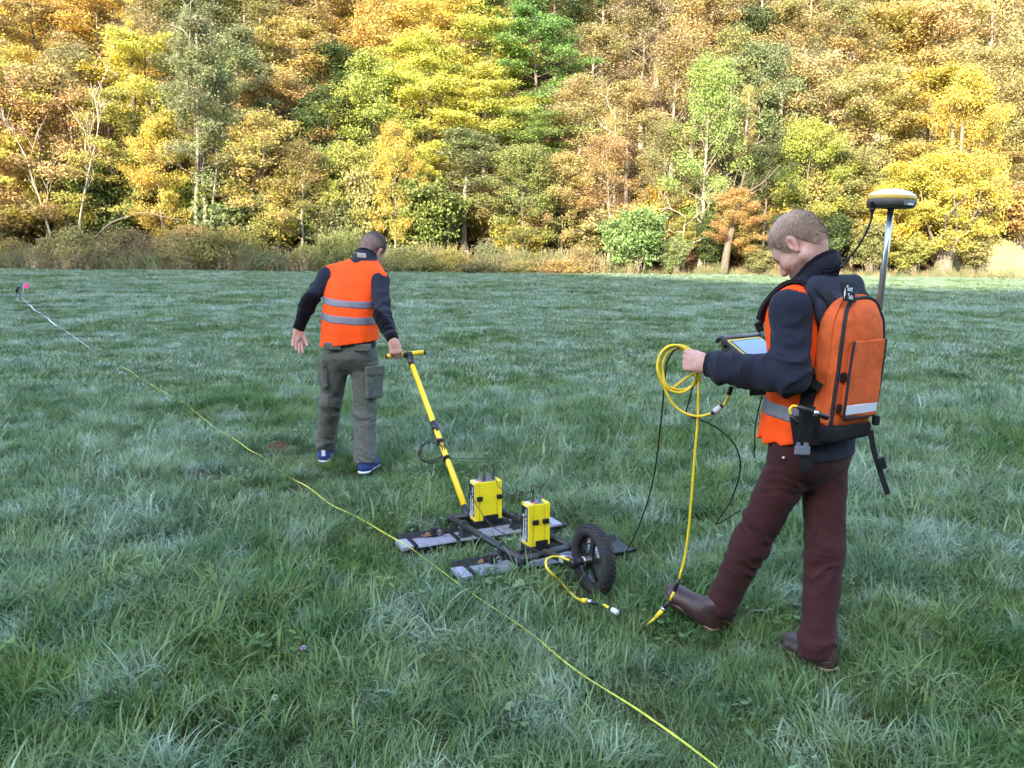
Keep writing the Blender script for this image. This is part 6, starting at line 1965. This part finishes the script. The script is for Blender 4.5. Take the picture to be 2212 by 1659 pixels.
mb = MB(); mb.box(sp - fs_ * .004, (.009, .012, .011), (fs_, fdir, gax), .002); mb.build('port', BLACK_PL, gnss)
cb = smooth_path([at(1884, 452, 2.97), at(1883, 466, 2.97), at(1880, 480, 2.97), at(1868, 508, 2.98), at(1852, 535, 3.0), at(1833, 558, 3.02), at(1816, 578, 3.03)], 6)
mb = MB(); mb.tube(cb, .0042, 8); mb.build('antenna_lead', BCABLE, gnss)
mb = MB()
for k in range(7):
    q = cb[0] + (cb[8] - cb[0]) * (k / 7.)
    mb.lathe(q, unit(cb[8] - cb[0]), [(.004, -.002), (.0085 - .0004 * k, 0), (.004, .002)], 10)
mb.tube([cb[0] + UZ * .006, cb[2]], .009, 10)
mb.build('strain_relief', BLACK_PL, gnss)
mb = MB(); mb.tube([cb[-3], cb[-1]], [.006, .009], 10); mb.build('lead_plug', BLACK_PL, gnss)

# ================================================================== field computer
SCREEN = material('tablet_screen', (.20, .30, .48), rough=.12, spec=.6)  # switched-on display; blue of the reflected sky put into the base colour
TX = -RL; TY = unit(RF * .86 + UZ * .50); TN = np.cross(TX, TY)
T1 = at(1556, 738, 3.36)
TCn = T1 + TX * .125 - TY * .095
tab = empty('field_tablet', TCn, 'rugged black and yellow tablet held at the waist of the person with backpack', 'tablet')
TA = (TX, TY, TN)
mb = MB(); mb.box(TCn, (.125, .092, .016), TA, .006); mb.build('case', BLACK_PL, tab)
mb = MB(); mb.box(TCn + TN * .0165, (.112, .080, .0015), TA, .001); mb.build('yellow_bezel', YELLOW, tab)
mb = MB(); mb.box(TCn + TN * .0182, (.104, .072, .0012), TA, .001); mb.build('screen_surround', LABEL, tab)
mb = MB(); mb.box(TCn + TN * .0196 + TY * .004, (.097, .060, .0010), TA); mb.build('screen', SCREEN, tab)
mb = MB(); mb.tube([TCn + TY * .098 + TN * .016 - TX * .118, TCn + TY * .098 + TN * .016 + TX * .118], .0095, 12); mb.build('guard_bar', GREY_PL, tab)
for sg in (-1, 1):
    c = TCn + TY * .086 + TX * sg * .127
    mb = MB(); mb.tube([c + .020 * (TY * math.cos(t) + TN * math.sin(t)) for t in np.linspace(-.6, 3.4, 14)], .0095, 10); mb.build('corner_guard', BLACK_PL, tab)
    mb = MB(); mb.tube([TCn + TX * sg * .127 + TN * .013 + TY * .08, TCn + TX * sg * .127 + TN * .013 - TY * .09], .009, 10); mb.build('side_bar', BLACK_PL, tab)
    mb = MB(); mb.box(TCn + TX * sg * .118 - TN * .02, (.006, .075, .016), TA, .002); mb.build('side_plate', BLACK_PL, tab)
    mb = MB(); mb.cyl(c - TX * sg * .002 + TN * .0, c + TX * sg * .010, .004, 8); mb.build('screw', METAL, tab)
mb = MB(); q = at(1642, 846, 3.16); mb.box(q, (.040, .004, .014), (unit(V(.95, -.2, .12)), unit(V(.2, .95, .3)), unit(V(-.1, -.3, .95))), .002); mb.build('mount_plate', BLACK_PL, tab)

# ================================================================== cables held in the hand
hand_c = at(1490, 764, 3.19)
rnd = random.Random(2)
pts = []
def coil(cx, cy, rx, ry, a0, a1, n, d0, tilt=0.):
    out = []
    for t in np.linspace(a0, a1, n):
        x = cx + rx * math.cos(t) * math.cos(tilt) - ry * math.sin(t) * math.sin(tilt)
        y = cy - rx * math.cos(t) * math.sin(tilt) - ry * math.sin(t) * math.cos(tilt)
        out.append(at(x, y, d0 + .012 * math.cos(t * .5)))
    return out
TAU = 2 * math.pi
ln1 = [at(1575, 850, 3.12), at(1568, 868, 3.14), at(1552, 884, 3.15), at(1530, 895, 3.16), at(1505, 899, 3.17), at(1475, 890, 3.18), at(1450, 868, 3.19), at(1434, 835, 3.19)]
ln1 += coil(1462, 797, 41, 52, 3.6, 3.6 - TAU, 15, 3.185, .25)[1:]
ln1 += coil(1467, 794, 44, 49, 3.6, 3.6 - TAU, 15, 3.20, .35)[1:]
ln1 += coil(1470, 799, 38, 46, 3.5, 3.5 - TAU * .93, 13, 3.215, .3)[1:]
ln1 += [at(1507, 805, 3.20), at(1508, 850, 3.19), at(1507, 910, 3.19), at(1501, 980, 3.20), at(1495, 1060, 3.22), at(1488, 1140, 3.24), at(1479, 1205, 3.26), at(1467, 1250, 3.27)]
yc_o = empty('cable_coil', at(1467, 800, 3.19), 'coiled yellow cable in the hand with its end hanging to the boot', 'cable')
mb = MB(); mb.tube(smooth_path(ln1, 5), .0052, 8); mb.build('sheath', YCABLE, yc_o)
def piece(a, b, r, mat, nm):
    mb = MB(); mb.tube([a, (np.asarray(a) + b) / 2, b], r, 10); mb.build(nm, mat, yc_o)
e = [at(1464, 1256, 3.275), at(1457, 1277, 3.28), at(1447, 1297, 3.285), at(1442, 1303, 3.29), at(1433, 1316, 3.29), at(1425, 1325, 3.295), at(1416, 1334, 3.30), at(1393, 1354, 3.33)]
piece(e[0] + (e[0] - e[1]) * .2, e[1], [.0085, .010, .007], BLACK_PL, 'black_boot')
piece(e[1], e[2], .0052, YCABLE, 'short_sheath')
piece(e[2], e[4], [.0065, .0075, .009], BLACK_PL, 'plug_body')
piece(e[4] + (e[3] - e[4]) * .2, e[4] + (e[5] - e[4]) * .15, .0115, METAL, 'plug_ring')
piece(e[4] + (e[5] - e[4]) * .15, e[6], [.010, .0095, .008], YCABLE, 'yellow_boot')
piece(e[6], e[7], .0052, YCABLE, 'tail')
piece(at(1543, 890, 3.15), at(1556, 879, 3.15), .0115, WHITE_RUB, 'white_tag')
piece(at(1537, 893, 3.155), at(1543, 890, 3.15), .0085, BLACK_PL, 'tag_collar'); piece(at(1556, 879, 3.15), at(1561, 874, 3.145), .0085, BLACK_PL, 'tag_collar')
piece(at(1574, 853, 3.12), at(1580, 835, 3.12), .0095, BLACK_PL, 'tablet_plug')
cable('black_cable', [at(1474, 750, 3.20), at(1455, 758, 3.21), at(1441, 785, 3.22), at(1435, 830, 3.23), at(1430, 890, 3.27), at(1420, 980, 3.38), at(1408, 1050, 3.52), at(1390, 1110, 3.68), at(1370, 1160, 3.82), gnd(1352, 1192, .05)], .0032, BCABLE, 'black cable hanging from the hand to the ground behind the wheel', 'cable')
cable('black_cable', [at(1502, 790, 3.21), at(1500, 820, 3.21), at(1488, 868, 3.22), at(1483, 890, 3.23), at(1498, 902, 3.24), at(1530, 914, 3.26), at(1560, 932, 3.28), at(1588, 962, 3.31), at(1599, 1000, 3.34), at(1594, 1040, 3.38), at(1575, 1088, 3.42), at(1547, 1130, 3.46), at(1560, 1126, 3.46), at(1600, 1102, 3.46)], .0032, BCABLE, 'black cable swinging in a wide loop in front of the maroon trousers', 'cable')
cable('black_cable', [at(1648, 850, 3.16), at(1640, 880, 3.22), at(1632, 920, 3.24), at(1630, 965, 3.24), at(1629, 990, 3.23)], .0028, BCABLE, 'short thin black cable hanging beside the front of the orange vest', 'cable')

# ================================================================== measuring tape, flag, small things in the grass
TAPE = material('yellow_tape', (.50, .56, .05), rough=.55, vary=.3, vscale=30)
def fine(x, y, z):
    p = gnd(x, y, z)
    return p
def tape_mesh(path, hw, twist, seed, mat, nm, parent):
    P = smooth_path(path, 6); n = len(P); W = []; Nn = []
    P = P.copy(); P[:, 2] += .022 * vnoise(P * 2.6, seed)
    for i in range(n):
        d = unit(P[min(i + 1, n - 1)] - P[max(i - 1, 0)])
        a = twist * vnoise(np.array([[i * .16, seed, 0.]]), seed)[0]
        side = unit(np.cross(d, UZ)); nn = np.cross(side, d)
        W.append((side * math.cos(a) + nn * math.sin(a)) * hw); Nn.append(nn * math.cos(a) - side * math.sin(a))
    mb = MB(); mb.band(P, W, Nn, .0006)
    return mb.build(nm, mat, parent)
tape = empty('measuring_tape', TAPE_A[8], 'yellow and white measuring tape laid diagonally across the grass', 'tape')
tape_mesh(TAPE_A, .0034, 1.4, 3, TAPE, 'yellow_length', tape)
tape_mesh([TAPE_A[-1]] + TAPE_B, .010, .9, 5, WHITE_RUB, 'white_length', tape)
FLAGM = material('pink_flag_vinyl', (.85, .06, .30), rough=.5)
BLUEM = material('blue_plastic', (.02, .05, .35), rough=.5)
fb_ = ground_hit(48, 641, .02); ft = fb_ + (at(52, 614, fb_[1]) - at(48, 641, fb_[1])) * 1.06
k_ = unit(ft - fb_)
flag = empty('marker_flag', fb_, 'small pink flag on a pale stake at the far end of the tape', 'flag')
mb = MB(); mb.tube([fb_, (fb_ + ft) / 2, ft], .009, 8); mb.build('stake', WHITE_RUB, flag)
L_ = np.linalg.norm(ft - fb_)
mb = MB(); a_, b_ = ft, ft - k_ * L_ * .36
tipp = (a_ + b_) / 2 + V(1, -.05, -.05) * L_ * .36
mb.add([a_ + V(0, -.006, 0), b_ + V(0, -.006, 0), tipp - k_ * .07, tipp + k_ * .08, a_ + V(0, .006, 0), b_ + V(0, .006, 0), tipp - k_ * .07 + V(0, .012, 0), tipp + k_ * .08 + V(0, .012, 0)], [(0, 1, 2, 3), (7, 6, 5, 4), (0, 4, 5, 1), (1, 5, 6, 2), (2, 6, 7, 3), (3, 7, 4, 0)]); mb.build('pennant', FLAGM, flag)
rb = ground_hit(40, 641, .03)
reel = empty('tape_reel', rb, 'black winding frame on a blue plate beside the pink flag', 'tape reel')
sc = np.linalg.norm(at(60, 641, rb[1]) - at(40, 641, rb[1])) / 20.
mb = MB(); mb.box(rb + UZ * .02, (18 * sc, .10, .02), None, .01); mb.build('base_plate', BLUEM, reel)
mb = MB()
mb.tube([rb + V(-3 * sc, 0, .03), rb + V(-2 * sc, 0, 12 * sc)], 1.3 * sc, 8); mb.tube([rb + V(6 * sc, 0, .03), rb + V(1 * sc, 0, 12 * sc)], 1.2 * sc, 8)
mb.tube([rb + V(-3 * sc, 0, 11 * sc), rb + V(0, 0, 20 * sc)], 3.4 * sc, 10); mb.tube([rb + V(-4 * sc, 0, 20 * sc), rb + V(4.5 * sc, 0, 20 * sc)], 1.6 * sc, 8)
mb.build('winding_frame', BLACK_PL, reel)

# fallen leaves on the sled
DEADL = material('dry_brown_leaf', (.20, .085, .035), rough=.75, vary=.3, vscale=80)
def dead_leaf(c, size, yaw, tilt, label, seed):
    r = random.Random(seed); n = 14; vs = []; top = []
    ax = unit(V(math.cos(yaw), math.sin(yaw), tilt)); ay = unit(np.cross(UZ, ax)); az = np.cross(ax, ay)
    rim = []
    for k in range(n):
        t = TAU * k / n
        rr = size * (.55 + .45 * abs(math.cos(t * 2.5)) ** .7) * r.uniform(.85, 1.1) * (1.2 if abs(t - 0) < .5 else 1)
        rim.append((rr * math.cos(t), rr * math.sin(t) * .75, size * r.uniform(.05, .35)))
    mb = MB()
    for off in (0, .0012):
        vs += [c + ax * x + ay * y + az * (z + off) for x, y, z in rim] + [c + az * off]
    fs = [(k, (k + 1) % n, n) for k in range(n)] + [((k + 1) % n + n + 1, k + n + 1, 2 * n + 1) for k in range(n)] + [(k, k + n + 1, (k + 1) % n + n + 1, (k + 1) % n) for k in range(n)]
    mb.add(vs, fs)
    mb.tube([c - ax * size * 1.6, c - ax * size * .8, c], .0012, 5)
    tag(mb.build('fallen_leaf', DEADL), label, 'leaf', 'fallen leaves on the sled')
dead_leaf(FB - SA * .335 + SB * .02 + UZ * .075, .040, .6, .1, 'crumpled brown leaf on the left end of the far skid', 1)
dead_leaf(FB - SA * .27 + SB * .03 + UZ * .076, .042, 2.4, .05, 'broad orange-brown leaf on far skid beside its strap', 2)
dead_leaf(NB - SA * .34 + SB * .07 + UZ * .062, .022, 1.2, .3, 'small curled brown leaf on the left end of the near skid', 3)
dead_leaf(NB - SA * .07 + SB * .075 + UZ * .064, .034, .2, .2, 'brown leaf on the near skid just left of the smaller box', 4)
dead_leaf(NB + SA * .30 + SB * .06 + UZ * .066, .034, 2.0, .1, 'brown leaf on the near skid behind the wheel', 5)
# clover flower heads
CLOV = material('clover_petals', (.50, .30, .55), rough=.7, vary=.2, vscale=200)
STEM = material('green_stem', (.06, .12, .03), rough=.7)
def clover(px, py, h, label, col):
    b = gnd(px, py, h); 
    o = empty('clover_flower', gnd(px, py, 0) if False else V(b[0], b[1], 0), label, 'flower', 'clover flowers in the grass')
    mb = MB(); mb.tube([V(b[0], b[1], 0), b], .0012, 5); mb.build('stem', STEM, o)
    mb = MB(); r = random.Random(int(px))
    for k in range(60):
        z = r.uniform(-.4, 1); t = r.uniform(0, TAU); q = math.sqrt(max(0, 1 - z * z)); d = V(q * math.cos(t), q * math.sin(t), z)
        s0 = np.cross(d, V(.3, .2, .9)); s0 = unit(s0) * .0018
        mb.add([b + d * .003 - s0, b + d * .003 + s0, b + d * .011 + s0 * .6, b + d * .012 - s0 * .6], [(0, 1, 2, 3)])
    mb.build('flower_head', col, o)
clover(655, 1400, .11, 'pale purple clover flower left of the frosty tuft in the foreground', CLOV)
clover(593, 1507, .12, 'whitish clover flower head nearest the bottom left of the picture', material('pale_clover', (.42, .50, .34), rough=.7))

# molehills by the walking person
EARTH = material('brown_earth', (.075, .045, .028), rough=.95, spec=.1, vary=.4, vscale=60, bump=1., bscale=90)
def molehill(px, py, r, label, seed):
    c = gnd(px, py, .0); n = 28; m = 9; vs = []; fs = []
    for i in range(m):
        q = i / (m - 1)
        for k in range(n):
            t = TAU * k / n; p = V(math.cos(t) * r * q, math.sin(t) * r * q * .9, 0)
            h = .055 * (1 - q ** 2) + .018 * vnoise(np.array([p * 38 + seed]), seed)[0] * (1 - q ** 3) - .004
            vs.append(c + p + UZ * h)
    for i in range(m - 1):
        for k in range(n): fs.append((i * n + k, i * n + (k + 1) % n, (i + 1) * n + (k + 1) % n, (i + 1) * n + k))
    mb = MB(); mb.add(vs, fs, False); tag(mb.build('molehill', EARTH), label, 'molehill', 'molehills in the meadow')
molehill(600, 968, .13, 'larger brown molehill left of the walking trainers', 3)
molehill(607, 946, .10, 'smaller brown molehill just behind the larger one', 5)
molehill(428, 1030, .11, 'brown molehill on the left beyond the measuring tape', 7)
